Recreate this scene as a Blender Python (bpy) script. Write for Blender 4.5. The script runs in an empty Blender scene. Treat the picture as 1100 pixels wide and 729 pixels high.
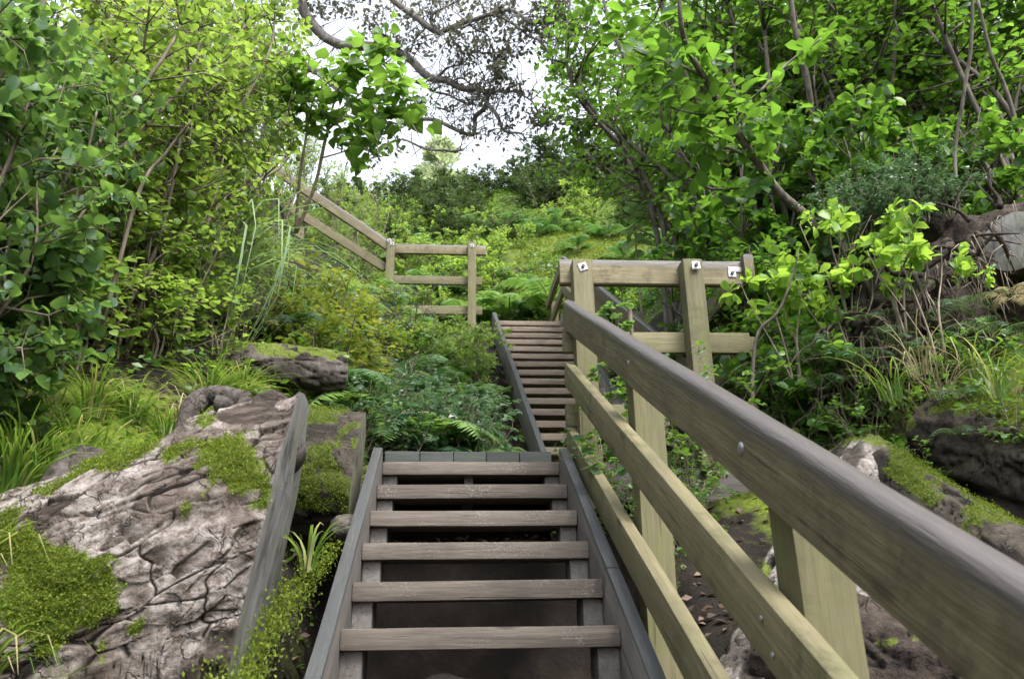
import bpy, bmesh, math, random
import numpy as np
from mathutils import Vector, Matrix, noise as mnoise

SC = bpy.context.scene
COL = SC.collection
rnd = random.Random(7)
R = math.radians

# ------------------------------------------------------------------ camera geometry (photo 1100 x 729)
FPX, CX, CY = 855.0, 550.0, 364.5
PITCH, YAW, ROLL = R(20.0), R(4.6), R(0.9)
_R0 = Vector((math.cos(YAW), -math.sin(YAW), 0))
_Fh = Vector((math.sin(YAW), math.cos(YAW), 0))
FWD = _Fh * math.cos(PITCH) + Vector((0, 0, math.sin(PITCH)))
_U0 = -_Fh * math.sin(PITCH) + Vector((0, 0, math.cos(PITCH)))
RIGHT = _R0 * math.cos(ROLL) - _U0 * math.sin(ROLL)
UP = _U0 * math.cos(ROLL) + _R0 * math.sin(ROLL)


def ray(px, py):
    return FWD + RIGHT * ((px - CX) / FPX) - UP * ((py - CY) / FPX)


def at(px, py, z):
    return ray(px, py) * z


# ------------------------------------------------------------------ object helpers
def tag(o, label, cat, group=None, kind=None):
    if label: o['label'] = label
    if cat: o['category'] = cat
    if group: o['group'] = group
    if kind: o['kind'] = kind
    return o


def thing(name, label, cat, loc=(0, 0, 0), rotz=0.0, group=None):
    o = bpy.data.objects.new(name, None)
    COL.objects.link(o)
    o.empty_display_size = 0.1
    o.location = loc
    o.rotation_euler = (0, 0, rotz)
    return tag(o, label, cat, group)


def mesh_np(name, V, F, mats, tint=None, smooth=False, midx=None):
    """V (n,3), F (m,3) triangles"""
    V = np.asarray(V, dtype=np.float32)
    F = np.asarray(F, dtype=np.int32)
    me = bpy.data.meshes.new(name)
    me.vertices.add(len(V))
    me.vertices.foreach_set('co', V.ravel())
    k = F.shape[1]
    me.loops.add(len(F) * k)
    me.loops.foreach_set('vertex_index', F.ravel())
    me.polygons.add(len(F))
    me.polygons.foreach_set('loop_start', np.arange(0, len(F) * k, k, dtype=np.int32))
    me.polygons.foreach_set('loop_total', np.full(len(F), k, dtype=np.int32))
    if smooth:
        me.polygons.foreach_set('use_smooth', np.ones(len(F), dtype=bool))
    if not isinstance(mats, (list, tuple)): mats = [mats]
    for m in mats: me.materials.append(m)
    if midx is not None:
        me.polygons.foreach_set('material_index', np.asarray(midx, dtype=np.int32))
    me.update(calc_edges=True)
    if tint is not None:
        a = me.attributes.new('tint', 'FLOAT', 'POINT')
        a.data.foreach_set('value', np.asarray(tint, dtype=np.float32))
    me.validate()
    return me


def link(name, me, parent=None, loc=None):
    o = bpy.data.objects.new(name, me)
    COL.objects.link(o)
    if parent is not None: o.parent = parent
    if loc is not None: o.location = loc
    return o


def copy_tree(root):
    r = root.copy()
    COL.objects.link(r)
    for ch in list(root.children):
        c = ch.copy(); COL.objects.link(c); c.parent = r
        for g in list(ch.children):
            d = g.copy(); COL.objects.link(d); d.parent = c
    return r


# ------------------------------------------------------------------ material helpers
class NT:
    def __init__(s, name):
        s.m = bpy.data.materials.new(name)
        s.m.use_nodes = True
        s.t = s.m.node_tree
        s.t.nodes.clear()
        s.out = s.t.nodes.new('ShaderNodeOutputMaterial')

    def n(s, typ, **kw):
        nd = s.t.nodes.new('ShaderNode' + typ)
        for k, v in kw.items():
            if k.startswith('_'):
                setattr(nd, k[1:], v)
            else:
                key = k.replace('__', ' ')
                sock = nd.inputs[int(key[1:])] if key[0] == 'i' and key[1:].isdigit() else nd.inputs[key]
                s.set(sock, v)
        return nd

    def set(s, sock, v):
        if isinstance(v, bpy.types.NodeSocket):
            s.t.links.new(v, sock)
        elif isinstance(v, bpy.types.Node):
            s.t.links.new(v.outputs[0], sock)
        else:
            if sock.type == 'RGBA' and len(v) == 3: v = (*v, 1)
            sock.default_value = v

    def ramp(s, fac, stops, interp='LINEAR'):
        nd = s.t.nodes.new('ShaderNodeValToRGB')
        nd.color_ramp.interpolation = interp
        e = nd.color_ramp.elements
        while len(e) < len(stops): e.new(0.5)
        for el, (p, c) in zip(e, stops):
            el.position = p
            el.color = (*c, 1) if not isinstance(c, (int, float)) else (c, c, c, 1)
        s.set(nd.inputs[0], fac)
        return nd.outputs[0]

    def mix(s, fac, a, b, blend='MIX'):
        nd = s.t.nodes.new('ShaderNodeMix')
        nd.data_type = 'RGBA'
        nd.blend_type = blend
        nd.clamp_factor = True
        s.set(nd.inputs[0], fac); s.set(nd.inputs[6], a); s.set(nd.inputs[7], b)
        return nd.outputs[2]

    def math(s, op, a, b=None, c=None, clamp=False):
        nd = s.t.nodes.new('ShaderNodeMath')
        nd.operation = op; nd.use_clamp = clamp
        s.set(nd.inputs[0], a)
        if b is not None: s.set(nd.inputs[1], b)
        if c is not None: s.set(nd.inputs[2], c)
        return nd.outputs[0]

    def step(s, v, lo, hi):
        nd = s.t.nodes.new('ShaderNodeMapRange')
        nd.interpolation_type = 'SMOOTHSTEP'
        s.set(nd.inputs[0], v); nd.inputs[1].default_value = lo; nd.inputs[2].default_value = hi
        return nd.outputs[0]

    def noise(s, vec, scale, detail=4, rough=.55, dist=0):
        return s.n('TexNoise', Vector=vec, Scale=scale, Detail=detail, Roughness=rough, Distortion=dist).outputs[0]

    def coords(s, scale=(1, 1, 1), rand=True):
        tc = s.t.nodes.new('ShaderNodeTexCoord').outputs['Object']
        if rand:
            oi = s.t.nodes.new('ShaderNodeObjectInfo').outputs['Random']
            off = s.n('CombineXYZ', X=s.math('MULTIPLY', oi, 37.0), Y=s.math('MULTIPLY', oi, 53.0), Z=s.math('MULTIPLY', oi, 71.0))
            tc2 = s.n('VectorMath', _operation='ADD', i0=tc, i1=off.outputs[0]).outputs[0]
        else:
            tc2 = tc
        mp = s.n('Mapping', Vector=tc2)
        mp.inputs['Scale'].default_value = scale
        return tc, tc2, mp.outputs[0]

    def finish(s, color, rough=.7, bump=None, bump_str=.3, bump_dist=.01, spec=.4, disp=None):
        b = s.n('BsdfPrincipled')
        s.set(b.inputs['Base Color'], color)
        s.set(b.inputs['Roughness'], rough)
        b.inputs['Specular IOR Level'].default_value = spec
        if bump is not None:
            bp = s.n('Bump', Strength=bump_str, Distance=bump_dist, Height=bump)
            s.set(b.inputs['Normal'], bp.outputs[0])
        s.t.links.new(b.outputs[0], s.out.inputs[0])
        return s.m


def wood(name, c_dark, c_mid, c_light, algae=None, algae_amt=.5, top=None, rough=.75, flecks=False, knots=True, end_split=False, top_rough=None, mottle=None):
    w = NT(name)
    raw, tc, st = w.coords((1.2, 22, 22))
    _, _, st2 = w.coords((5, 60, 60))
    g1 = w.noise(st, 1.6, 5, .6, .6)
    g2 = w.noise(st2, 2.0, 3, .6)
    g = w.math('ADD', w.math('MULTIPLY', g1, .7), w.math('MULTIPLY', g2, .3))
    col = w.ramp(g, [(.3, c_dark), (.5, c_mid), (.72, c_light)])
    oi = w.t.nodes.new('ShaderNodeObjectInfo').outputs['Random']
    # every board weathers a little differently
    col = w.mix(.35, col, w.ramp(oi, [(0, c_dark), (1, c_light)]))
    big = w.noise(tc, 3.2, 4, .6)
    col = w.mix(w.math('MULTIPLY', w.step(big, .5, .75), .45), col, c_dark)
    if knots:
        v = w.n('TexVoronoi', Vector=w.n('Mapping', Vector=tc, Scale=(2.2, 7, 7)).outputs[0], Scale=1.0)
        k = w.step(v.outputs['Distance'], .13, .05)
        col = w.mix(w.math('MULTIPLY', k, .75), col, tuple(x * .45 for x in c_dark))
    ch = w.noise(w.n('Mapping', Vector=tc, Scale=(1.1, 55, 55)).outputs[0], 1.3, 2, .5)
    chm = w.math('MULTIPLY', w.step(ch, .66, .70), w.step(w.noise(tc, 2.6, 3), .42, .55))
    col = w.mix(w.math('MULTIPLY', chm, .8), col, tuple(x * .25 for x in c_dark))
    if algae:
        a = w.noise(tc, 5.0, 6, .7)
        col = w.mix(w.math('MULTIPLY', w.step(a, .42, .7), algae_amt), col, algae)
    if mottle:
        mo = w.math('MULTIPLY', w.step(w.noise(w.n('Mapping', Vector=tc, Scale=(1, 1, .7)).outputs[0], 9.0, 7, .72), .48, .66), w.step(w.noise(tc, 1.7, 2), .35, .6))
        col = w.mix(w.math('MULTIPLY', mo, .75), col, mottle)
    rg = rough
    if top:
        z, tcol, soft = top
        sep = w.n('SeparateXYZ', Vector=raw)
        jit = w.math('MULTIPLY', w.math('SUBTRACT', w.noise(st, 1.0, 4), .5), .05)
        zz = w.math('ADD', sep.outputs[2], jit)
        m = w.step(zz, z - soft, z)
        col = w.mix(m, col, w.mix(g2, tuple(x * .6 for x in tcol), tuple(x * 1.35 for x in tcol)))
        if top_rough is not None:
            rg = w.math('MULTIPLY_ADD', m, top_rough - rough, rough)
    if flecks:
        f = w.noise(w.n('Mapping', Vector=tc, Scale=(60, 60, 60)).outputs[0], 2.2, 3, .7)
        zone = w.noise(tc, 4.0, 2)
        fm = w.math('MULTIPLY', w.step(f, .56, .64), w.step(zone, .46, .62))
        col = w.mix(w.math('MULTIPLY', fm, .5), col, (.32, .31, .31))
    return w.finish(col, rg, w.math('SUBTRACT', w.math('ADD', g1, w.math('MULTIPLY', g2, .5)), chm), .5, .007)


def leafmat(name, cols, rough=.42, trans=.32, tcol=(.3, .5, .05), spec=.5):
    w = NT(name)
    t = w.n('Attribute', _attribute_name='tint').outputs['Fac']
    col = w.ramp(t, cols)
    geo = w.n('NewGeometry')
    nz = w.noise(w.n('TexCoord').outputs['Object'], 30, 2)
    col = w.mix(.35, col, w.mix(nz, w.mix(1.0, col, (.55, .55, .55), 'MULTIPLY'), col))
    b = w.n('BsdfPrincipled')
    w.set(b.inputs['Base Color'], col)
    b.inputs['Roughness'].default_value = rough
    b.inputs['Specular IOR Level'].default_value = spec
    tr = w.n('BsdfTranslucent')
    w.set(tr.inputs[0], w.mix(.5, w.mix(1.0, col, (2.6, 2.6, 2.0), 'MULTIPLY'), tcol))
    ms = w.n('MixShader')
    ms.inputs[0].default_value = trans
    w.t.links.new(b.outputs[0], ms.inputs[1]); w.t.links.new(tr.outputs[0], ms.inputs[2])
    w.t.links.new(ms.outputs[0], w.out.inputs[0])
    return w.m


M = {}
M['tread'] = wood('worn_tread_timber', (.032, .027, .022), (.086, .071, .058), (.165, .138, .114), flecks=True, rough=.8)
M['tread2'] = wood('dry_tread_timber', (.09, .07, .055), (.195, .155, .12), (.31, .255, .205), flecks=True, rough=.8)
M['stringer'] = wood('grey_stringer_timber', (.05, .045, .042), (.115, .104, .097), (.205, .188, .175), algae=(.07, .075, .045), algae_amt=.35,
                     top=(.140, (.042, .045, .046), .02), knots=False)
M['cleat'] = wood('grey_cleat_timber', (.06, .055, .05), (.13, .12, .11), (.22, .2, .19), knots=False)
M['rail'] = wood('treated_pine_rail', (.055, .048, .026), (.122, .106, .056), (.21, .182, .105), algae=(.10, .105, .042), algae_amt=.7, mottle=(.055, .048, .024))
M['rail_top'] = wood('weathered_handrail', (.06, .05, .028), (.13, .108, .06), (.215, .185, .105), algae=(.07, .06, .03), algae_amt=.65,
                     top=(.064, (.075, .066, .064), .045), top_rough=.4, mottle=(.04, .032, .018))
M['post'] = wood('treated_pine_post', (.052, .046, .024), (.112, .10, .052), (.185, .165, .092), algae=(.11, .12, .038), algae_amt=.65, mottle=(.06, .06, .025))
M['kerb'] = wood('dark_kerb_timber', (.018, .02, .019), (.036, .04, .04), (.07, .075, .075), algae=(.03, .045, .018), algae_amt=.4, knots=False)


def metal():
    w = NT('galvanised_steel')
    _, tc, _ = w.coords()
    col = w.ramp(w.noise(tc, 40, 3), [(.3, (.20, .20, .21)), (.7, (.36, .36, .37))])
    m = w.finish(col, .45)
    m.node_tree.nodes['Principled BSDF'].inputs['Metallic'].default_value = .7
    return m


def rust():
    w = NT('dark_steel')
    _, tc, _ = w.coords()
    m = w.finish(w.ramp(w.noise(tc, 60, 3), [(.3, (.03, .028, .028)), (.7, (.09, .08, .075))]), .6)
    return m


M['metal'] = metal()
M['bolt'] = rust()

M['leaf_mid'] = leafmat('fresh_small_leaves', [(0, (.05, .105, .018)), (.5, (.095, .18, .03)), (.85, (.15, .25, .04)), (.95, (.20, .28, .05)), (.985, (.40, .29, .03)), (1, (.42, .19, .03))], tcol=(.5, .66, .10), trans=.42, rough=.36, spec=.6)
M['leaf_glossy'] = leafmat('glossy_broad_leaves', [(0, (.03, .075, .035)), (.5, (.055, .12, .045)), (.85, (.10, .19, .045)), (1, (.17, .26, .05))], rough=.45, trans=.34, tcol=(.35, .58, .08), spec=.45)
M['leaf_heart'] = leafmat('heart_leaves', [(0, (.05, .115, .018)), (.6, (.08, .165, .025)), (1, (.12, .21, .035))], rough=.45, trans=.42, tcol=(.3, .5, .06))
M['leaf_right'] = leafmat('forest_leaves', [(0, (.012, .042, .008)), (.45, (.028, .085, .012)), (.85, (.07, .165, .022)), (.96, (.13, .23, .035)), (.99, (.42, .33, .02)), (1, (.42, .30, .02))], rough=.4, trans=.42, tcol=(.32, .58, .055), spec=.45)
M['leaf_young'] = leafmat('young_bright_leaves', [(0, (.09, .19, .025)), (.6, (.14, .26, .04)), (1, (.20, .32, .05))], rough=.42, trans=.42, tcol=(.5, .7, .08))
M['leaf_yellow'] = leafmat('yellowing_leaves', [(0, (.06, .11, .015)), (.5, (.11, .18, .025)), (.8, (.19, .22, .03)), (.93, (.34, .25, .02)), (1, (.36, .14, .02))], tcol=(.45, .5, .05))
M['leaf_ridge'] = leafmat('ridge_shrub_leaves', [(0, (.02, .045, .014)), (.6, (.042, .08, .024)), (.85, (.075, .11, .034)), (1, (.12, .07, .04))], trans=.2, tcol=(.15,.25,.05))
M['leaf_canopy'] = leafmat('dark_canopy_leaves', [(0, (.05, .052, .04)), (.6, (.085, .086, .062)), (1, (.14, .13, .09))], rough=.5, trans=.35, tcol=(.22, .22, .14))
M['leaf_pine'] = leafmat('haze_paled_pine_needles', [(0, (.20, .25, .16)), (1, (.36, .42, .27))], rough=.8, trans=.4, tcol=(.4, .45, .2))  # needle colour lightened to paint in the haze of distance
M['fern'] = leafmat('fern_fronds', [(0, (.016, .055, .025)), (.6, (.04, .105, .045)), (1, (.095, .18, .07))], rough=.45, trans=.28, tcol=(.22, .45, .06))
M['fern_light'] = leafmat('light_fern_fronds', [(0, (.06, .14, .035)), (.6, (.10, .20, .045)), (1, (.15, .26, .06))], rough=.5, trans=.3, tcol=(.35, .55, .1))
M['leaf_blue'] = leafmat('blue_green_leaves', [(0, (.02, .055, .022)), (.6, (.05, .10, .042)), (1, (.11, .165, .08))], rough=.35, trans=.25, tcol=(.2, .4, .15), spec=.7)
M['leaf_woolly'] = leafmat('woolly_pale_leaves', [(0, (.12, .20, .10)), (.6, (.18, .28, .13)), (1, (.26, .36, .18))], rough=.6, trans=.35, tcol=(.4, .6, .2))
M['silver'] = leafmat('silvery_leaves', [(0, (.07, .11, .075)), (.6, (.13, .18, .13)), (1, (.21, .26, .20))], rough=.5, trans=.2, tcol=(.3, .4, .2))
M['grass'] = leafmat('grass_blades', [(0, (.035, .09, .012)), (.6, (.075, .155, .02)), (.85, (.13, .21, .035)), (.95, (.30, .26, .12)), (1, (.42, .36, .22))], rough=.45, trans=.35, tcol=(.35, .5, .06))
M['dry'] = leafmat('dry_grass', [(0, (.14, .11, .06)), (.6, (.28, .23, .14)), (1, (.45, .40, .30))], rough=.6, trans=.25, tcol=(.4, .35, .2))
M['litter'] = leafmat('leaf_litter', [(0, (.035, .024, .018)), (.6, (.10, .065, .045)), (.9, (.19, .13, .09)), (1, (.3, .2, .1))], rough=.7, trans=.05, tcol=(.2, .12, .05))
M['moss'] = leafmat('moss_fronds', [(0, (.045, .075, .008)), (.5, (.10, .145, .015)), (1, (.19, .24, .03))], rough=.8, trans=.25, tcol=(.4, .5, .05), spec=.2)
M['cover'] = leafmat('low_creeper_leaves', [(0, (.02, .06, .014)), (.5, (.05, .13, .02)), (.9, (.11, .21, .03)), (1, (.25, .2, .05))], rough=.42, trans=.28)


def stem_mat(name, a, b, c):
    w = NT(name)
    _, tc, st = w.coords((9, 9, 2))
    g = w.noise(st, 3.0, 4, .6)
    return w.finish(w.ramp(g, [(.3, a), (.5, b), (.72, c)]), .75, g, .3, .004)


M['stem'] = stem_mat('shrub_stem_bark', (.06, .048, .035), (.14, .115, .085), (.25, .215, .165))
M['stem_pale'] = stem_mat('pale_stem_bark', (.20, .165, .12), (.32, .27, .20), (.45, .39, .30))
M['bark_tree'] = stem_mat('forest_trunk_bark', (.045, .038, .03), (.10, .085, .07), (.19, .17, .14))
M['bark_canopy'] = stem_mat('canopy_branch_bark', (.075, .066, .062), (.15, .135, .13), (.26, .24, .235))


def bark_mat(name, pale, mid, dark, moss_lo=.55, moss_hi=.7, moss=(.12, .16, .02), crack_scale=9.0):
    """old dead bark: pale plates split by dark cracks, brown stains, patches of moss. 'crack' attribute drives the splits modelled in the mesh"""
    w = NT(name)
    raw, tc, st = w.coords((1, 1, 1))
    ck = w.n('Attribute', _attribute_name='tint').outputs['Fac']
    n1 = w.noise(tc, 4.5, 6, .65)
    n2 = w.noise(tc, 26, 8, .75)
    n3 = w.noise(tc, 110, 4, .7)
    n4 = w.noise(w.n('Mapping', Vector=tc, Scale=(3, 16, 16)).outputs[0], 3.0, 6, .7)
    bare = w.n('Attribute', _attribute_name='bare').outputs['Fac']
    plate = w.ramp(n2, [(.28, dark), (.42, mid), (.55, pale), (.75, tuple(min(1, x * 1.35) for x in pale))])
    plate = w.mix(w.math('MULTIPLY', w.step(n1, .46, .6), .85), plate, w.ramp(n2, [(.3, dark), (.65, mid)]))
    plate = w.mix(w.math('MULTIPLY', w.step(n4, .52, .66), .6), plate, mid)
    inner = w.ramp(n4, [(.3, tuple(x * .55 for x in dark)), (.5, dark), (.7, mid)])
    col = w.mix(bare, plate, inner)
    v = w.n('TexVoronoi', _feature='DISTANCE_TO_EDGE', Vector=w.n('Mapping', Vector=w.mix(.2, tc, w.n('TexNoise', Vector=tc, Scale=7.0, Detail=6.0).outputs[1]), Scale=(.45, 1, 1)).outputs[0], Scale=crack_scale * 2.6, Randomness=1.0)
    fine = w.math('MULTIPLY', w.step(v.outputs['Distance'], .045, .0), w.step(w.noise(tc, 8, 4, .6), .45, .62))
    col = w.mix(w.math('MULTIPLY', fine, .75), col, tuple(x * .3 for x in dark))
    col = w.mix(w.step(ck, .15, .8), col, tuple(x * .3 for x in dark))
    ma = w.n('Attribute', _attribute_name='moss').outputs['Fac']
    mm = w.step(w.math('ADD', ma, w.math('MULTIPLY', w.math('SUBTRACT', n3, .5), .5)), .35, .65)
    col = w.mix(w.math('MULTIPLY', mm, .85), col, w.ramp(n3, [(.3, tuple(x * .5 for x in moss)), (.7, tuple(x * 1.4 for x in moss))]))
    h = w.math('ADD', w.math('MULTIPLY', n2, 1.0), w.math('MULTIPLY', n3, .4))
    h = w.math('ADD', h, w.math('MULTIPLY', w.math('MULTIPLY', n4, bare), .8))
    h = w.math('SUBTRACT', h, w.math('MULTIPLY', fine, .8))
    return w.finish(col, .85, h, .9, .016, spec=.25)


M['log_bark'] = bark_mat('weathered_pale_bark', (.285, .255, .238), (.12, .094, .078), (.048, .036, .030))
M['log_pale'] = bark_mat('pale_peeling_bark', (.27, .25, .235), (.11, .092, .08), (.04, .033, .028))
M['log_grey'] = bark_mat('grey_old_bark', (.13, .115, .108), (.07, .058, .05), (.03, .025, .022))
M['log_moss'] = bark_mat('mossy_dark_bark', (.065, .055, .042), (.038, .031, .025), (.016, .013, .011), moss=(.065, .09, .012))
M['log_root'] = bark_mat('dark_root_bark', (.065, .05, .04), (.036, .027, .022), (.016, .012, .010))


def sawn(name, a, b, moss_amt=.5):
    w = NT(name)
    raw, tc, st = w.coords((8, 1, 1), )
    # saw grooves across the face plus grey weathering
    g = w.noise(w.n('Mapping', Vector=tc, Scale=(3, 14, 3)).outputs[0], 3.0, 5, .65)
    n = w.noise(tc, 6, 5, .65)
    col = w.ramp(g, [(.3, a), (.7, b)])
    col = w.mix(w.step(n, .5, .7), col, tuple(x * .45 for x in a))
    col = w.mix(w.math('MULTIPLY', w.step(w.noise(tc, 3.5, 6, .7), .5, .66), moss_amt), col, (.10, .14, .02))
    return w.finish(col, .75, g, .4, .006)


M['sawn'] = sawn('grey_sawn_end_grain', (.125, .122, .12), (.26, .255, .25), .3)
M['sawn_moss'] = sawn('mossy_sawn_end_grain', (.09, .085, .065), (.19, .18, .14), .9)


def ground_mat():
    w = NT('forest_soil')
    geo = w.n('NewGeometry').outputs['Position']
    n1 = w.noise(geo, .7, 5, .6); n2 = w.noise(geo, 6, 6, .7); n3 = w.noise(geo, 40, 4, .7)
    soil = w.ramp(n2, [(.3, (.006, .005, .004)), (.55, (.015, .0115, .009)), (.75, (.04, .031, .024))])
    moss = w.ramp(n3, [(.3, (.05, .075, .01)), (.7, (.14, .18, .02))])
    sep0 = w.n('SeparateXYZ', Vector=geo)
    offst = w.math('MAXIMUM', w.step(w.math('ABSOLUTE', w.math('SUBTRACT', sep0.outputs[0], .2)), .75, .95), w.step(sep0.outputs[1], 5.2, 5.6))
    col = w.mix(w.math('MULTIPLY', offst, w.step(w.math('ADD', n1, w.math('MULTIPLY', n2, .3)), .64, .76)), soil, moss)
    # the back slope above the upper landing is carpeted with yellow-green moss
    sep = w.n('SeparateXYZ', Vector=geo)
    back = w.math('MULTIPLY', w.step(sep.outputs[1], 12.4, 13.5), w.step(w.math('ADD', n1, w.math('MULTIPLY', n2, .35)), .48, .62))
    col = w.mix(w.math('MULTIPLY', back, .9), col, w.ramp(n2, [(.3, (.035, .06, .010)), (.7, (.10, .13, .018))]))
    return w.finish(col, .9, w.math('ADD', n2, w.math('MULTIPLY', n3, .4)), .8, .03, spec=.2)


M['soil'] = ground_mat()


# ------------------------------------------------------------------ terrain
def sstep(x, a, b):
    t = np.clip((x - a) / (b - a), 0, 1)
    return t * t * (3 - 2 * t)


def nose1(y): return .855 - .606 * (4.28 - y)
def nose2(y): return 4.232 + (y - 10.787) * .7323


def Hn(X, Y):
    X = np.asarray(X, float); Y = np.asarray(Y, float)
    a = nose1(np.minimum(Y, 4.28)) - 1.0                                   # under the lower flight
    a = np.maximum(a, -2.9)
    stair2 = np.where(Y < 6.3, .42 + .1 * sstep(Y, 4.3, 6.2), np.maximum(.52, nose2(np.minimum(Y, 11.1)) - .55))
    under = np.where(Y < 4.28, a, stair2)
    under = np.where(Y > 4.28, np.minimum(under, np.where(Y < 12.2, 3.75, 99)), under)
    fern = np.maximum(1.0, nose2(np.minimum(Y, 11.2)) - .32)              # planted slope left of the upper flight
    fern = np.minimum(fern, 4.1)
    fern = fern + .30 * np.clip(.45 - X, 0, 3) * sstep(Y, 5.2, 6.5)
    side_l = np.where(Y < 5.2, nose1(np.minimum(Y, 5.0)) - .42, 1.0)
    side_l = np.maximum(side_l, -2.2)
    wl = sstep(-X, .45, .75)
    left = side_l * (1 - sstep(Y, 4.9, 5.3)) + fern * sstep(Y, 4.9, 5.3)
    t = np.clip(-.6 - X, 0, 40)
    left = left + np.where(t < 1, .90 * t, np.where(t < 3, .90 + .42 * (t - 1), 1.74 + .75 * (t - 3))) * (.55 + .45 * sstep(Y, 1.0, 3.0)) * (1 - .45 * sstep(Y, 7, 10) * (t < 2))
    mid = np.where(X < .62, np.where(Y > 5.22, fern, under), under)
    # right bank
    u = np.clip(X - 1.15, 0, 40)
    rb = np.where(Y < 4.6, nose1(np.minimum(Y, 4.6)) - .30, 0)
    rb = np.maximum(rb, -2.2)
    rb2 = .9 + .42 * np.clip(Y - 4.6, 0, 8)
    right = np.where(Y < 4.6, rb, rb2)
    right = right + np.where(u < 1.2, .30 * u, .36 + .80 * (u - 1.2))
    wr = sstep(X, np.where(Y < 4.3, .7, 1.75), np.where(Y < 4.3, 1.1, 2.1))
    h = mid * (1 - wl) + left * wl
    h = h * (1 - wr) + right * wr
    # steep back hill up to the ridge
    hill = 4.15 + 1.02 * (Y - 12.3)
    hill = np.where(Y > 19.0, 10.98 + .35 * np.clip(Y - 19.0, 0, 4), hill) + .12 * np.clip(X, -4, 8)
    hb = sstep(Y, 12.1, 13.0)
    cap = 13.0 + .0 * Y
    h = h * (1 - hb) + np.maximum(hill, np.minimum(h, cap) * .75) * hb
    return np.minimum(h, 15.5)


def hnoise(x, y):
    p = Vector((x, y, 0))
    return (.12 * mnoise.noise(p * 1.1) + .05 * mnoise.noise(p * 3.7) + .02 * mnoise.noise(p * 9)) * (.5 if (-.5 < x < 1.9 and y < 11.5) else 1.3)


def H(x, y): return float(Hn(x, y)) + (hnoise(x, y) if abs(x) < 12 and -3 < y < 26 else 0)


def build_ground():
    def axis(lo, hi, a, b, fine, n):
        mid = np.arange(a, b, fine)
        l = a - (a - lo) * (np.linspace(0, 1, n)[1:][::-1] ** 2.2)
        r = b + (hi - b) * (np.linspace(0, 1, n) ** 2.2)
        return np.concatenate([l, mid, r])
    xs = axis(-400, 400, -5, 6, .09, 34)
    ys = axis(-60, 700, 0, 20, .11, 36)
    X, Y = np.meshgrid(xs, ys)
    Z = Hn(X, Y)
    near = (np.abs(X) < 12) & (Y > -3) & (Y < 26)
    nz = np.zeros_like(Z)
    for i in range(len(ys)):
        for j in range(len(xs)):
            if near[i, j]:
                p = Vector((X[i, j], Y[i, j], 0))
                nz[i, j] = .12 * mnoise.noise(p * 1.1) + .05 * mnoise.noise(p * 3.7) + .02 * mnoise.noise(p * 9)
    corridor = (X > -.5) & (X < 1.9) & (Y < 11.5)
    nz = np.where(corridor, nz * .5, nz * 1.3)
    Z = Z + nz
    ny, nx = X.shape
    V = np.stack([X, Y, Z], -1).reshape(-1, 3)
    i, j = np.meshgrid(np.arange(ny - 1), np.arange(nx - 1), indexing='ij')
    a = (i * nx + j).ravel()
    F = np.stack([a, a + 1, a + nx + 1, a + nx], 1)
    o = link('hillside_ground', mesh_np('hillside_ground', V, F, M['soil'], smooth=True))
    tag(o, 'dark soil hillside with moss and leaf litter under the stairway', 'ground', kind='structure')


build_ground()


# ------------------------------------------------------------------ boards
def board(name, p0, p1, th, ht, mat, parent, bev=.006, round_top=0.0, up=Vector((0, 0, 1)), taper_noise=True):
    """one sawn plank from p0 to p1 (centre line); local X runs along the grain, Z is the height"""
    p0, p1 = Vector(p0), Vector(p1)
    d = p1 - p0
    L = d.length
    x = d.normalized()
    y = up.cross(x).normalized()
    z = x.cross(y)
    bm = bmesh.new()
    bmesh.ops.create_cube(bm, size=1)
    for v in bm.verts: v.co = Vector((v.co.x * L, v.co.y * th, v.co.z * ht))
    if round_top:
        ed = [e for e in bm.edges if abs(e.verts[0].co.z - e.verts[1].co.z) < 1e-6 and e.verts[0].co.z > 0 and abs(e.verts[0].co.y - e.verts[1].co.y) < 1e-6]
        bmesh.ops.bevel(bm, geom=ed, offset=round_top, segments=5, affect='EDGES', profile=.5)
        ed = [e for e in bm.edges if abs(e.verts[0].co.z - e.verts[1].co.z) < 1e-6 and e.verts[0].co.z < -ht * .45 and abs(e.verts[0].co.y - e.verts[1].co.y) < 1e-6]
        bmesh.ops.bevel(bm, geom=ed, offset=bev, segments=2, affect='EDGES')
    else:
        bmesh.ops.bevel(bm, geom=bm.edges[:], offset=bev, segments=2, affect='EDGES', profile=.6)
    # cut along the length and warp slightly, as old timber does
    n = max(2, int(L / .12))
    for k in range(1, n):
        xx = -L / 2 + L * k / n
        bmesh.ops.bisect_plane(bm, geom=bm.verts[:] + bm.edges[:] + bm.faces[:], plane_co=(xx, 0, 0), plane_no=(1, 0, 0))
    s = rnd.random() * 50
    for v in bm.verts:
        q = Vector((v.co.x * 1.3 + s, s * .7, 0))
        v.co.y += .004 * mnoise.noise(q) + .0015 * mnoise.noise(v.co * 18 + Vector((s, 0, 0)))
        v.co.z += .004 * mnoise.noise(q + Vector((9, 4, 2))) + .0015 * mnoise.noise(v.co * 18 + Vector((0, s, 0)))
    me = bpy.data.meshes.new(name)
    bm.to_mesh(me); bm.free()
    for p in me.polygons: p.use_smooth = True
    me.materials.append(mat)
    try:
        me.set_sharp_from_angle(angle=R(40))
    except Exception:
        pass
    o = link(name, me, parent)
    base = parent.location if parent is not None else Vector((0, 0, 0))
    mtx = Matrix((x, y, z)).transposed().to_4x4()
    mtx.translation = (p0 + p1) / 2 - base
    o.matrix_basis = mtx
    return o


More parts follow.
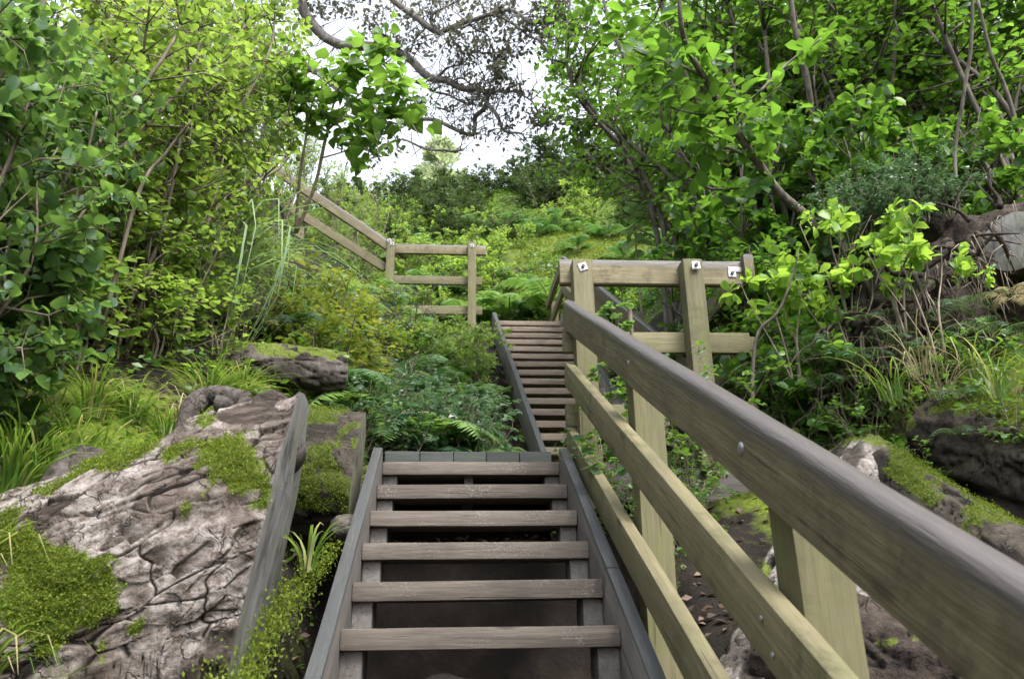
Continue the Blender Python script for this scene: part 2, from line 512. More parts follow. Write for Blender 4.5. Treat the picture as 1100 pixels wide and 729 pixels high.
def box_post(name, x0, x1, y0, y1, z0, z1, mat, parent, **kw):
    c = Vector(((x0 + x1) / 2, (y0 + y1) / 2, 0))
    return board(name, c + Vector((0, 0, z0)), c + Vector((0, 0, z1)), y1 - y0, x1 - x0, mat, parent, up=Vector((1, 0, 0)), **kw)


def bolt(parent, pos, normal, size=.05, plate=True, rot=.3):
    """square galvanised washer with a dark bolt head; or a domed bolt head alone"""
    n = Vector(normal).normalized()
    q = n.to_track_quat('Z', 'Y').to_matrix().to_4x4() @ Matrix.Rotation(rot, 4, 'Z')
    base = parent.matrix_world.translation if False else parent.location
    if plate:
        bm = bmesh.new(); bmesh.ops.create_cube(bm, size=1)
        for v in bm.verts: v.co = Vector((v.co.x * size, v.co.y * size, v.co.z * .006))
        bmesh.ops.bevel(bm, geom=bm.edges[:], offset=.0015, segments=1, affect='EDGES')
        me = bpy.data.meshes.new('washer_plate'); bm.to_mesh(me); bm.free(); me.materials.append(M['metal'])
        o = link('washer_plate', me, parent)
        m = q.copy(); m.translation = Vector(pos) + n * .002 - base; o.matrix_basis = m
        bm = bmesh.new()
        bmesh.ops.create_cone(bm, segments=6, radius1=size * .2, radius2=size * .19, depth=.016, cap_ends=True)
        me = bpy.data.meshes.new('bolt_head'); bm.to_mesh(me); bm.free(); me.materials.append(M['bolt'])
        b = link('bolt_head', me, o); b.location = (0, 0, .011)
    else:
        bm = bmesh.new()
        bmesh.ops.create_uvsphere(bm, u_segments=14, v_segments=8, radius=size / 2)
        for v in bm.verts: v.co.z *= .45
        me = bpy.data.meshes.new('bolt_head'); bm.to_mesh(me); bm.free(); me.materials.append(M['metal'])
        for p in me.polygons: p.use_smooth = True
        o = link('bolt_head', me, parent)
        m = q.copy(); m.translation = Vector(pos) - base; o.matrix_basis = m


# ---- lower flight
XL, XR = -.362, .590
T1 = thing('timber_stairs', 'lower flight of open timber steps between grey stringers in the foreground', 'stairs', (0.1, 1.2, -1.1))
for k in range(-8, 6):
    y = 2.878 + .2794 * k; z = .010 + .1690 * k
    skew = -.0
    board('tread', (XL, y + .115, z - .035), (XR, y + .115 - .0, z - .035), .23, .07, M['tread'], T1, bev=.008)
    for sx in (XL + .038, XR - .038):
        board('cleat', (sx, y + .04, z - .07 - .055), (sx, y + .21, z - .07 - .055), .076, .108, M['cleat'], T1)
for sx, nm in ((XL - .026, 'l'), (XR + .026, 'r')):
    y0, y1 = 1.95, 4.33
    # two lengths of stringer joined by a butt joint
    ym = 3.15 if nm == 'r' else 2.6
    y0 = .6
    for a, b in ((y0, ym), (ym + .003, y1)):
        board('stringer', (sx, a, nose1(a) - .08), (sx, b, nose1(b) - .08), .05, .29, M['stringer'], T1)

# ---- landing with kerb boards
LD = thing('timber_landing', 'small timber landing between the two flights with a dark kerb of boards', 'landing', (.7, 5.2, .5))
for k in range(14):
    yy = 4.46 + k * .125
    board('deck_board', (-.40, yy, .825), (1.80, yy, .825), .118, .045, M['tread'], LD)
for sx in (-.38, .1, .7, 1.3, 1.78):
    board('joist', (sx, 4.36, .72), (sx, 6.2, .72), .05, .15, M['cleat'], LD)
board('edge_joist', (.66, 4.37, .74), (1.80, 4.37, .74), .045, .19, M['cleat'], LD)
kx = [-.43, -.20, .02, .235, .455, .67]
for a, b in zip(kx[:-1], kx[1:]):
    board('kerb_board', (a + .002, 5.22, .985), (b - .002, 5.22, .985), .06, .245, M['kerb'], LD, bev=.008)

# ---- upper flight
T2 = thing('timber_stairs', 'upper flight of closely stacked timber steps leading away behind the landing', 'stairs', (1.3, 8.5, 2.0))
SX, SY, SZ = .0131, -.26, -.1904
for i in range(0, 18):
    y = 10.787 + SY * i; z = 4.232 + SZ * i; x = .641 + SX * i
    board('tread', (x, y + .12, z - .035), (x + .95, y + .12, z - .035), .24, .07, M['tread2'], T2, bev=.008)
a, b = 17.4, -.3
for off in (-.028, .978):
    pa = Vector((.641 + SX * a + off, 10.787 + SY * a, 4.232 + SZ * a - .05)); pb = Vector((.641 + SX * b + off, 10.787 + SY * b, 4.232 + SZ * b - .05))
    board('stringer', pa, pb, .055, .29, M['stringer'], T2)
LD2 = thing('timber_landing', 'upper timber landing at the head of the far flight, seen edge on from below', 'landing', (.3, 11.5, 4.0))
for k in range(11):
    yy = 11.09 + k * .125
    board('deck_board', (-.95, yy, 4.195), (1.62, yy, 4.195), .118, .045, M['tread2'], LD2)
for sx in (-.9, -.1, .7, 1.55):
    board('joist', (sx, 10.98, 4.09), (sx, 12.4, 4.09), .05, .15, M['cleat'], LD2)

# ---- front railing of the lower flight
RX = .66
RL = thing('timber_railing', 'long sloping timber handrail with two lower rails beside the front steps', 'railing', (.75, 2.5, -.3))
sl = .526


def railline(y, z_at_471): return z_at_471 + (y - 4.318) * sl


c = math.cos(math.atan(sl))
y0, y1 = .55, 4.37
board('top_rail', (RX + .032, y0, railline(y0, 1.735)), (RX + .032, y1, railline(y1, 1.735)), .066, .165, M['rail_top'], RL, round_top=.026)
y1 = 4.41
board('middle_rail', (RX + .025, y0, railline(y0, 1.35)), (RX + .025, y1, railline(y1, 1.35)), .05, .135, M['rail'], RL)
board('bottom_rail', (RX + .025, y0, railline(y0, .955)), (RX + .025, y1 + .04, railline(y1 + .04, .955)), .05, .135, M['rail'], RL)
for yy in (1.74, 3.10):
    box_post('post', RX + .068, RX + .188, yy - .06, yy + .06, nose1(yy) - .75, railline(yy, 1.735) - .035, M['post'], RL)
bolt(RL, (RX - .001, 1.74, railline(1.74, 1.735)), (-1, 0, 0), .030, plate=False)
bolt(RL, (RX - .001, 2.78, railline(2.78, 1.735)), (-1, 0, 0), .026, plate=False)
bolt(RL, (RX - .001, 1.74, railline(1.74, 1.37)), (-1, 0, 0), .014, plate=False)
bolt(RL, (RX - .001, 1.70, railline(1.70, 1.32)), (-1, 0, 0), .014, plate=False)

# ---- landing railing
RG = thing('timber_railing', 'square cornered timber railing round the right of the landing with two front posts', 'railing', (1.3, 4.5, .86))
box_post('post', .716, .836, 4.28, 4.40, .6, 2.085, M['post'], RG)
box_post('post', 1.392, 1.512, 4.28, 4.40, .80, 2.10, M['post'], RG)
board('top_rail', (.655, 4.43, 2.058), (1.80, 4.43, 2.068), .055, .165, M['rail_top'], RG, round_top=.012)
board('lower_rail', (.66, 4.43, 1.60), (1.80, 4.43, 1.605), .05, .13, M['rail'], RG)
board('lower_rail', (.66, 4.43, 1.15), (1.80, 4.43, 1.155), .05, .13, M['rail'], RG)
board('side_rail', (1.832, 4.36, 2.10), (1.838, 5.95, 2.09), .06, .16, M['rail_top'], RG, round_top=.012)
board('side_rail', (1.832, 4.46, 1.60), (1.838, 5.95, 1.60), .05, .13, M['rail'], RG)
box_post('post', 1.87, 1.985, 5.02, 5.14, .3, 2.16, M['post'], RG)
box_post('post', 1.87, 1.985, 5.85, 5.97, .3, 2.10, M['post'], RG)
bolt(RG, (.776, 4.279, 2.03), (0, -1, 0), .052, rot=.35)
bolt(RG, (1.462, 4.259, 2.045), (0, -1, 0), .052, rot=.05)
bolt(RG, (1.735, 4.40, 2.06), (0, -1, 0), .05, rot=.0)
board('bracket', (1.715, 4.397, 2.085), (1.80, 4.397, 2.085), .006, .035, M['metal'], RG, bev=.001)

# ---- handrail of the upper flight
RU = thing('timber_railing', 'handrail climbing the right side of the far flight and levelling off at its head', 'railing', (1.75, 8.0, 2.0))
A, B = Vector((1.845, 5.75, 1.86)), Vector((1.625, 10.55, 5.09))
board('top_rail', A, B, .06, .15, M['rail_top'], RU, round_top=.015)
dz = Vector((0, 0, -.45))
board('lower_rail', A + dz, B + dz, .05, .13, M['rail'], RU)
C_ = Vector((1.60, 12.3, 5.10))
board('level_rail', B + Vector((0, .02, 0)), C_, .06, .15, M['rail_top'], RU, round_top=.015)
board('level_rail', B + dz + Vector((0, .02, .05)), C_ + dz, .05, .13, M['rail'], RU)
for t in (.33, .66):
    p = A.lerp(B, t)
    box_post('post', p.x + .033, p.x + .145, p.y - .055, p.y + .055, p.z - 1.6, p.z + .05, M['post'], RU)
box_post('post', 1.66, 1.775, 10.62, 10.74, 3.4, 4.98, M['post'], RU)
box_post('post', 1.635, 1.75, 12.1, 12.22, 3.4, 5.1, M['post'], RU)

# ---- railing at the upper left
RT = thing('timber_railing', 'far three-bar timber railing on two posts whose handrail climbs away to the left', 'railing', (-.3, 10.8, 4.2))
box_post('post', .225, .348, 10.72, 10.84, 3.9, 5.475, M['post'], RT)
box_post('post', -.98, -.86, 10.72, 10.84, 3.9, 5.49, M['post'], RT)
for z, x1, m in ((5.392, .50, 'rail_top'), (4.885, .44, 'rail'), (4.41, .44, 'rail')):
    board('bar', (-.97, 10.87, z), (x1, 10.87, z), .055, .15 if m == 'rail_top' else .13, M[m], RT)
board('sloping_rail', (-.93, 10.78, 5.37), (-4.0, 10.78, 5.37 + 3.07 * .715), .06, .145, M['rail_top'], RT, round_top=.015)
board('sloping_rail', (-.99, 10.87, 5.07), (-4.0, 10.87, 5.07 + 3.01 * .66), .05, .135, M['rail'], RT)
box_post('post', -2.36, -2.24, 10.90, 11.02, 4.4, 6.36, M['post'], RT)
box_post('post', -3.9, -3.78, 10.90, 11.02, 5.2, 7.4, M['post'], RT)
bolt(RT, (.287, 10.718, 5.40), (0, -1, 0), .055, rot=.1)
bolt(RT, (-.90, 10.718, 5.40), (0, -1, 0), .055, rot=.1)
bolt(RT, (-.945, 10.718, 5.455), (0, -1, 0), .055, rot=.5)


# ------------------------------------------------------------------ leaves
def tri(quads_or_tris):
    out = []
    for f in quads_or_tris:
        for k in range(1, len(f) - 1): out.append((f[0], f[k], f[k + 1]))
    return np.array(out, dtype=np.int32)


def leaf_template(kind):
    if kind == 'simple':
        V = [(0, 0, 0), (.5, .27, .07), (1, 0, -.06), (.5, -.27, .07), (.5, 0, 0)]
        F = tri([(0, 4, 1), (4, 2, 1), (0, 3, 4), (4, 3, 2)])
        return np.array(V, float), F
    if kind == 'ovate': w = [.0, .22, .30, .26, .0]; xs = [0, .2, .45, .75, 1.0]
    elif kind == 'broad': w = [.06, .30, .39, .33, .0]; xs = [0, .15, .42, .74, 1.0]
    elif kind == 'oval': w = [.0, .17, .27, .28, .0]; xs = [0, .25, .5, .8, 1.0]
    elif kind == 'heart': w = [.25, .48, .52, .30, .0]; xs = [-.08, .12, .36, .68, 1.02]
    elif kind == 'lance': w = [.0, .10, .12, .08, .0]; xs = [0, .2, .5, .8, 1.0]
    V = []; F = []
    zc = [0, .015, .01, -.03, -.11]
    for x, ww, z in zip(xs, w, zc):
        V.append((x, 0, z - .0)); V.append((x, ww, z + ww * .28)); V.append((x, -ww, z + ww * .28))
    if kind == 'heart': V[0] = (.02, 0, 0)
    for k in range(4):
        a = 3 * k; b = a + 3
        F.append((a, b, b + 1, a + 1)); F.append((a, a + 2, b + 2, b))
    return np.array(V, float), tri(F)


TPL = {k: leaf_template(k) for k in ('simple', 'ovate', 'broad', 'oval', 'heart', 'lance')}


def place_leaves(P, D, N, S, tint, tpl):
    """stack leaf copies: P base, D axis, N approximate normal, S length"""
    P = np.asarray(P, float); D = np.asarray(D, float); N = np.asarray(N, float); S = np.asarray(S, float)
    V, F = TPL[tpl]
    D = D / (np.linalg.norm(D, axis=1, keepdims=True) + 1e-9)
    Y = np.cross(N, D); Y /= (np.linalg.norm(Y, axis=1, keepdims=True) + 1e-9)
    Z = np.cross(D, Y)
    W = P[:, None, :] + S[:, None, None] * (V[None, :, 0:1] * D[:, None, :] + V[None, :, 1:2] * Y[:, None, :] + V[None, :, 2:3] * Z[:, None, :])
    n = len(P); m = len(V)
    FF = (F[None] + (np.arange(n) * m)[:, None, None]).reshape(-1, 3)
    return W.reshape(-1, 3), FF, np.repeat(np.asarray(tint, float), m)


class Acc:
    def __init__(s): s.V = []; s.F = []; s.T = []; s.n = 0

    def add(s, V, F, T=None):
        V = np.asarray(V, float)
        s.V.append(V); s.F.append(np.asarray(F) + s.n)
        s.T.append(np.zeros(len(V)) if T is None else np.asarray(T, float))
        s.n += len(V)

    def mesh(s, name, mat, smooth=False):
        return mesh_np(name, np.concatenate(s.V), np.concatenate(s.F), mat, np.concatenate(s.T), smooth)


def tube(acc, pts, radii, seg=6, tint=0.0):
    pts = np.asarray(pts, float); n = len(pts)
    d = np.gradient(pts, axis=0); d /= (np.linalg.norm(d, axis=1, keepdims=True) + 1e-9)
    ref = np.array([.13, .31, .94]) if abs(d[0][2]) < .8 else np.array([.94, .2, .1])
    u = np.cross(d, ref); u /= (np.linalg.norm(u, axis=1, keepdims=True) + 1e-9)
    v = np.cross(d, u)
    a = np.linspace(0, 2 * np.pi, seg, endpoint=False)
    r = np.asarray(radii, float)[:, None, None]
    V = pts[:, None, :] + r * (np.cos(a)[None, :, None] * u[:, None, :] + np.sin(a)[None, :, None] * v[:, None, :])
    F = []
    for i in range(n - 1):
        for k in range(seg):
            k2 = (k + 1) % seg
            F.append((i * seg + k, i * seg + k2, (i + 1) * seg + k2)); F.append((i * seg + k, (i + 1) * seg + k2, (i + 1) * seg + k))
    for k in range(1, seg - 1):
        F.append((0, k + 1, k)); o = (n - 1) * seg; F.append((o, o + k, o + k + 1))
    acc.add(V.reshape(-1, 3), F, np.full(n * seg, tint))


def smooth_path(pts, n=6):
    """Catmull-Rom through the points"""
    P = [np.asarray(p, float) for p in pts]
    P = [2 * P[0] - P[1]] + P + [2 * P[-1] - P[-2]]
    out = []
    for i in range(1, len(P) - 2):
        for k in range(n):
            t = k / n
            out.append(.5 * ((2 * P[i]) + (-P[i - 1] + P[i + 1]) * t + (2 * P[i - 1] - 5 * P[i] + 4 * P[i + 1] - P[i + 2]) * t * t + (-P[i - 1] + 3 * P[i] - 3 * P[i + 1] + P[i + 2]) * t ** 3))
    out.append(P[-2])
    return np.array(out)


def rv(g, s=1.0): return g.normal(0, s, 3)


def twig_leaves(g, out, p0, d, L, n, size, droop=.25, spread=.9, tipbright=.3, upn=1.0, whorl=False):
    """leaves set along one twig; appends to out = [P, D, N, S, T]"""
    d = d / (np.linalg.norm(d) + 1e-9)
    side = np.cross(d, [0, 0, 1]); 
    if np.linalg.norm(side) < 1e-3: side = np.array([1., 0, 0])
    side /= np.linalg.norm(side)
    upv = np.cross(side, d)
    for k in range(n):
        t = (k + .6) / n
        if whorl: t = .65 + .35 * t
        p = p0 + d * L * t + np.array([0, 0, -.12 * L * t * t])
        if whorl:
            a = k * 2.4 + g.uniform(-.3, .3)
            ld = d * .45 + (side * math.cos(a) + upv * math.sin(a)) * spread
        else:
            s = 1 if k % 2 else -1
            ld = d * .6 + side * s * spread + upv * g.normal(.05, .25)
        ld = ld + rv(g, .18); ld[2] -= droop * g.uniform(.3, 1.2)
        nn = np.array([0, 0, upn]) + rv(g, .55) + d * .1
        out[0].append(p); out[1].append(ld); out[2].append(nn)
        out[3].append(size * g.uniform(.45, 1.3) * (1 - .3 * max(0, t - .6)))
        out[4].append(min(1, max(0, g.beta(2.2, 2.6) + tipbright * max(0, t - .65) * g.random())))


def make_shrub(name, seed, h, spread, nstem, ntwig, lpt, lsize, tpl, lmat, smat='stem', stem_r=.012, low=.2, droop=.25, whorl=False, twig_len=.22, lean=(0, 0)):
    g = np.random.default_rng(seed)
    st = Acc(); out = [[], [], [], [], []]
    paths = []
    for s in range(nstem):
        a = g.uniform(0, 2 * np.pi); tilt = spread * (.25 + .75 * math.sqrt(g.random()))
        L = h * g.uniform(.75, 1.0)
        top = np.array([math.cos(a) * tilt * h + lean[0], math.sin(a) * tilt * h + lean[1], L])
        p0 = np.array([math.cos(a) * .04 * h, math.sin(a) * .04 * h, -.15])
        c1 = p0 * .6 + top * .4 + np.array([-math.cos(a), -math.sin(a), 0]) * tilt * h * .12 + rv(g, .03 * h)
        c2 = p0 * .25 + top * .75 + rv(g, .05 * h)
        pth = smooth_path([p0, c1, c2, top], 5)
        r = stem_r * h * np.linspace(1, .22, len(pth)) ** .8 * g.uniform(.7, 1.1)
        tube(st, pth, r, 5); paths.append((pth, r))
    for k in range(ntwig):
        pth, r = paths[g.integers(len(paths))]
        t = low + (1 - low) * g.random() ** .75
        i = min(len(pth) - 1, int(t * (len(pth) - 1)))
        p = pth[i]
        ax = pth[min(i + 1, len(pth) - 1)] - pth[max(0, i - 1)]; ax /= np.linalg.norm(ax) + 1e-9
        o = g.normal(0, 1, 3); o -= ax * o.dot(ax); o /= np.linalg.norm(o) + 1e-9
        d = o * g.uniform(.6, 1.1) + ax * g.uniform(.1, .7); d[2] += .15; d /= np.linalg.norm(d)
        L = twig_len * h * g.uniform(.5, 1.25)
        q = p + d * L * .55 + rv(g, .02 * h)
        e = p + d * L + np.array([0, 0, -.1 * L]) + rv(g, .03 * h)
        tube(st, [p, q, e], [r[i] * .45 + .0012, r[i] * .3 + .001, .001], 4)
        twig_leaves(g, out, p + d * L * .15, d, L, lpt, lsize, droop, whorl=whorl)
        # a side shoot
        d2 = d + rv(g, .55); d2 /= np.linalg.norm(d2)
        tube(st, [q, q + d2 * L * .5], [r[i] * .25 + .001, .001], 4)
        twig_leaves(g, out, q, d2, L * .55, max(3, lpt // 2), lsize * .9, droop, whorl=whorl)
    V, F, T = place_leaves(*out, tpl)
    ml = mesh_np(name + '_foliage', V, F, M[lmat], T)
    ms = st.mesh(name + '_stem', M[smat], True)
    return {'leaf': ml, 'stem': ms, 'h': h}


def put_shrub(name, label, cat, var, base, scale=1.0, rotz=None, group=None, sxy=None, parts=('foliage', 'stems'), tilt=(0, 0)):
    r = thing(name, label, cat, base, rnd.uniform(0, 6.28) if rotz is None else rotz, group)
    r.rotation_euler[0], r.rotation_euler[1] = tilt
    s = sxy if sxy is not None else scale
    r.scale = (s, s, scale)
    if var.get('leaf'): link(parts[0], var['leaf'], r)
    if var.get('stem'): link(parts[1], var['stem'], r)
    return r


def shrub_to(name, label, cat, vars_, px, py, z, group=None, sxy=None, **kw):
    """plant stands on the ground below the point the pixel shows at depth z and grows up to it"""
    top = at(px, py, z)
    gz = H(top.x, top.y)
    h = max(.25, top.z - gz)
    if isinstance(vars_, list):
        best = sorted(vars_, key=lambda v: abs(math.log(h / v['h'])))
        near = [v for v in best if abs(math.log(h / v['h'])) < abs(math.log(h / best[0]['h'])) + .05]
        var = near[rnd.randrange(len(near))]
    else:
        var = vars_
    s = h / var['h']
    return put_shrub(name, label, cat, var, (top.x, top.y, gz - .03), s, sxy=(sxy if sxy is not None else min(1.3, max(.7, s))), group=group, **kw)
#@@PLANTS
# ------------------------------------------------------------------ logs
def make_log(name, label, cat, p0, p1, r0, r1, mat, facemat='sawn', nu=120, nv=96, seed=1, amp=.03, crack=.018, cell=(2.2, 7.0), ridges=(), cut=True,
             squash=1.0, moss=None, parts=True, grain=0.0, bare=.28, dense=None, flare=None, cut_tilt=0.0):
    p0, p1 = Vector(p0), Vector(p1)
    ax = (p1 - p0); L = ax.length; ax.normalize()
    side = ax.cross(Vector((0, 0, 1))).normalized()
    upv = side.cross(ax).normalized()
    t = thing(name, label, cat, p0)
    ANG = [2 * math.pi * j / nv for j in range(nv)]
    if dense:
        k_ = int(nv * .8); ANG = list(np.linspace(dense[0], dense[1], k_, endpoint=False)) + list(np.linspace(dense[1], dense[0] + 2 * math.pi, nv - k_, endpoint=False))
    V = np.zeros((nu * nv, 3)); T = np.zeros(nu * nv); MS = np.zeros(nu * nv); PL = np.zeros(nu * nv); RR = np.zeros((nu, nv))
    for i in range(nu):
        u = i / (nu - 1); xx = u * L
        for j in range(nv):
            a = ANG[j]
            r = r0 + (r1 - r0) * u
            q = Vector((xx * 1.1 + seed * 3.7, math.cos(a) * r * 2.2, math.sin(a) * r * 2.2))
            d = amp * 1.4 * mnoise.noise(q * 1.0) + amp * .35 * mnoise.noise(q * 3.1) + amp * .2 * mnoise.noise(q * 9) + amp * .10 * mnoise.noise(q * 26)
            fade = min(1.0, i / 6)
            # plates of bark split by fissures of uneven width, some plates fallen away
            wv = mnoise.noise_vector(q * 2.2) * .5 + mnoise.noise_vector(q * 7) * .2
            s0 = xx * cell[0] + a * r * grain; s1 = a * r * cell[1] - xx * grain
            dist, pts_ = mnoise.voronoi(Vector((s0, s1, seed)) + wv)
            e = dist[1] - dist[0]
            hsh = mnoise.cell(pts_[0] * 7.31 + Vector((.37, .11, .53)))
            wd = .006 + .28 * max(0, mnoise.noise(q * 2.4 + Vector((2, 8, 1))) - .02)
            ck = max(0.0, 1 - e / wd)
            dist2, _ = mnoise.voronoi(Vector((s0 * .42, s1 * .55, seed + 9)) + wv * .8)
            ck = max(ck, max(0.0, 1 - (dist2[1] - dist2[0]) / .03))
            gone = min(1.0, max(0.0, (mnoise.noise(q * 1.25 + Vector((5, 1, 9))) * 1.1 + (hsh - .5) * .9 - bare) * 9))
            d += fade * (-crack * ck + .010 * (hsh - .5) * (1 - gone) - .013 * gone)
            fib = mnoise.noise(Vector((s0 * .35, s1 * 1.6, seed)) + wv * .5) + .5 * mnoise.noise(Vector((s0 * .8, s1 * 4.0, seed + 3)) + wv)
            d += fade * amp * .16 * fib
            PL[i * nv + j] = gone
            for (a0, w, hgt, u0, u1) in ridges:
                da = (a - a0 + math.pi + .12 * mnoise.noise(Vector((xx * 2.5, a0, seed)))) % (2 * math.pi) - math.pi
                f = math.exp(-(da / w) ** 2) * min(1, max(0, (u - u0) / .04)) * min(1, max(0, (u1 - u) / .15))
                d += hgt * f
            if flare: d += flare * (1 - u) ** 2 * (0.6 + .4 * math.cos(a * 3 + seed))
            rr = r + d
            RR[i, j] = rr
            P = ax * xx + upv * (math.cos(a) * rr * squash) + side * (math.sin(a) * rr)
            if cut_tilt: P += ax * (cut_tilt * math.cos(a) * (1 - u))
            V[i * nv + j] = P
            T[i * nv + j] = ck ** 1.2 * .95
            if moss:
                aa = (a + math.pi) % (2 * math.pi) - math.pi
                if moss[3] < aa < moss[4]:
                    mv = mnoise.fractal(P * moss[2] + Vector((seed * 5, 0, 0)), .7, 2.0, 5) + (moss[5](u, aa) if len(moss) > 5 else 0)
                    MS[i * nv + j] = min(1, max(0, (mv - moss[1]) * 4 + .5))
    F = []
    for i in range(nu - 1):
        for j in range(nv):
            j2 = (j + 1) % nv
            F.append((i * nv + j, (i + 1) * nv + j, (i + 1) * nv + j2, i * nv + j2))
    bme = mesh_np(name + '_bark', V, F, M[mat], T, smooth=True)
    at_ = bme.attributes.new('moss', 'FLOAT', 'POINT'); at_.data.foreach_set('value', MS.astype(np.float32))
    at_ = bme.attributes.new('bare', 'FLOAT', 'POINT'); at_.data.foreach_set('value', PL.astype(np.float32))
    link('bark', bme, t)
    for i, nm in ((0, 'cut_face'), (nu - 1, 'far_face')):
        ring = V[i * nv:(i + 1) * nv]
        c = ring.mean(0)
        rings = 10; VV = [c]
        g = np.random.default_rng(seed + i)
        for k in range(1, rings + 1):
            f = k / rings
            for j in range(nv):
                p = c + (ring[j] - c) * f
                n = mnoise.noise(Vector(p) * 5 + Vector((seed, 0, 0)))
                p = p + np.array(ax) * (.010 * n * (1 - f ** 6) + (.006 if i else -.006) * (1 - f ** 8))
                VV.append(p)
        FF = [(0, 1 + j, 1 + (j + 1) % nv, 1 + (j + 1) % nv) for j in range(nv)]
        FF = []
        for j in range(nv): FF.append((0, 1 + (j + 1) % nv, 1 + j))
        for k in range(rings - 1):
            for j in range(nv):
                a, b = 1 + k * nv + j, 1 + k * nv + (j + 1) % nv
                FF.append((a, b, b + nv)); FF.append((a, b + nv, a + nv))
        VV = np.array(VV)
        me = mesh_np(name + nm, VV, FF, M[facemat if (cut or i == 0) else mat], smooth=True)
        link('cut_face', me, t)
    if moss:
        g = np.random.default_rng(seed + 99)
        n = moss[0]
        out = [[], [], [], [], []]
        tries = 0
        while len(out[0]) < n and tries < n * 40:
            tries += 1
            i = g.integers(2, nu - 1); j = g.integers(nv)
            a = ANG[j]
            aa = (a + math.pi) % (2 * math.pi) - math.pi
            v = V[i * nv + j]
            if MS[i * nv + j] < .6: continue
            nn = np.array(upv) * math.cos(a) + np.array(side) * math.sin(a)
            d = nn * .7 + rv(g, .6)
            out[0].append(v + rv(g, .008) + nn * g.uniform(-.002, .008)); out[1].append(d); out[2].append(rv(g, 1)); out[3].append(g.uniform(.004, .0105)); out[4].append(g.beta(2, 2))
        if out[0]:
            Vm, Fm, Tm = place_leaves(*out, 'simple')
            mo = link('moss', mesh_np(name + '_moss', Vm, Fm, M['moss'], Tm), t)
    return t, V.reshape(nu, nv, 3), (ax, upv, side)


LOG1, LV, LAX = make_log('fallen_log', 'big pale sawn log with cracked mossy bark lying beside the front steps', 'log', (-.615, 2.88, .20), (-1.36, 2.78, -.03), .55, .43,
                    'log_bark', nu=250, nv=480, seed=3, amp=.05, crack=.011, cell=(5.0, 12.5), grain=5.0, bare=.10, dense=(-1.9, .5),
                    ridges=((.25, .2, .02, -.1, .7), (-.15, .11, .04, .02, .55), (-.45, .09, .045, .04, .5)),
                    moss=(45000, .46, 2.4, -1.9, 1.2, lambda u, aa: .9 * min(1, max(0, (u - .30) * 3)) * max(0, 1 - abs(aa + .55) * .8) + .55 * math.exp(-((u - .3) / .16) ** 2 - ((aa + .5) / .09) ** 2)), cut_tilt=-.26, cut=False)
# a knotty root stub and torn slabs at the back of it
def root_tube(acc, pts, r0, r1, seed, seg=10, n=8, rough=.35):
    pth = smooth_path(pts, n)
    rr = np.linspace(r0, r1, len(pth))
    rr = rr * np.array([1 + rough * mnoise.noise(Vector(p) * 6 + Vector((seed, 0, 0))) for p in pth])
    tube(acc, pth, rr, seg)

def to_local(t, P): return np.asarray(P, float) - np.array(t.location)

st = Acc()
root_tube(st, to_local(LOG1, [at(40, 610, 2.5), at(48, 560, 2.62), at(60, 520, 2.70), at(85, 500, 2.78), at(120, 520, 2.72)]), .055, .075, 1, 14, 8)
link('root_stub', st.mesh('root_stub', M['log_grey'], True), LOG1)
for k, (pts, r0, r1) in enumerate([([at(195, 470, 3.1), at(205, 440, 3.2), at(228, 424, 3.25), at(262, 430, 3.2)], .035, .05),
                                   ([at(205, 478, 3.0), at(250, 470, 3.0), at(285, 480, 2.95), at(318, 492, 2.9)], .045, .05),
                                   ([at(235, 432, 3.22), at(275, 440, 3.18), at(312, 450, 3.1)], .04, .04)]):
    st = Acc(); root_tube(st, to_local(LOG1, pts), r0, r1, k + 4, 12, 8, .5)
    link('bark_slab', st.mesh('bark_slab', M['log_grey'], True), LOG1)

make_log('log_block', 'short dark log end covered in green moss wedged behind the big pale log', 'log', (-.47, 4.05, .70), (-.98, 4.02, .74), .37, .36, 'log_moss', 'sawn_moss',
         nu=70, nv=120, seed=8, amp=.05, crack=.02, cell=(3, 6), moss=(16000, .1, 3.4, -2.2, 2.2), squash=.95)
make_log('fallen_log', 'grey weathered log half buried in grass under the left hand shrubs', 'log', at(95, 375, 5.0), at(370, 398, 5.6), .17, .15, 'log_grey', nu=120, nv=70, seed=12,
         amp=.05, crack=.02, moss=(1500, .25, 3.0, -1.5, 1.5))
make_log('fallen_log', 'pale peeling log lying behind the long handrail on the right', 'log', at(795, 850, 2.6), at(930, 497, 4.1), .24, .19, 'log_pale', nu=150, nv=110, seed=21, amp=.05, crack=.02, cell=(4, 8),
         moss=(1200, .3, 3.0, -1.5, 1.5))
make_log('fallen_log', 'slim log with a green mossy back sloping down beside the handrail at right', 'log', at(955, 505, 3.9), at(1150, 650, 2.9), .13, .15, 'log_moss', nu=100, nv=60, seed=31, amp=.04,
         moss=(12000, .0, 3.0, -1.2, 1.2))
make_log('fallen_log', 'dark rotting log overhung with moss at the right edge above a black hollow', 'log', at(1010, 468, 4.0), at(1180, 500, 3.3), .22, .26, 'log_moss', nu=100, nv=80, seed=35, amp=.10,
         moss=(12000, .18, 3.2, -1.8, 1.8))
make_log('fallen_log', 'dark lower log at the bottom right behind the handrail post', 'log', at(820, 690, 2.9), at(1130, 760, 2.4), .20, .2, 'log_root', nu=90, nv=70, seed=41, amp=.06, moss=(900, .2, 3.0, -1.5, 1.5))

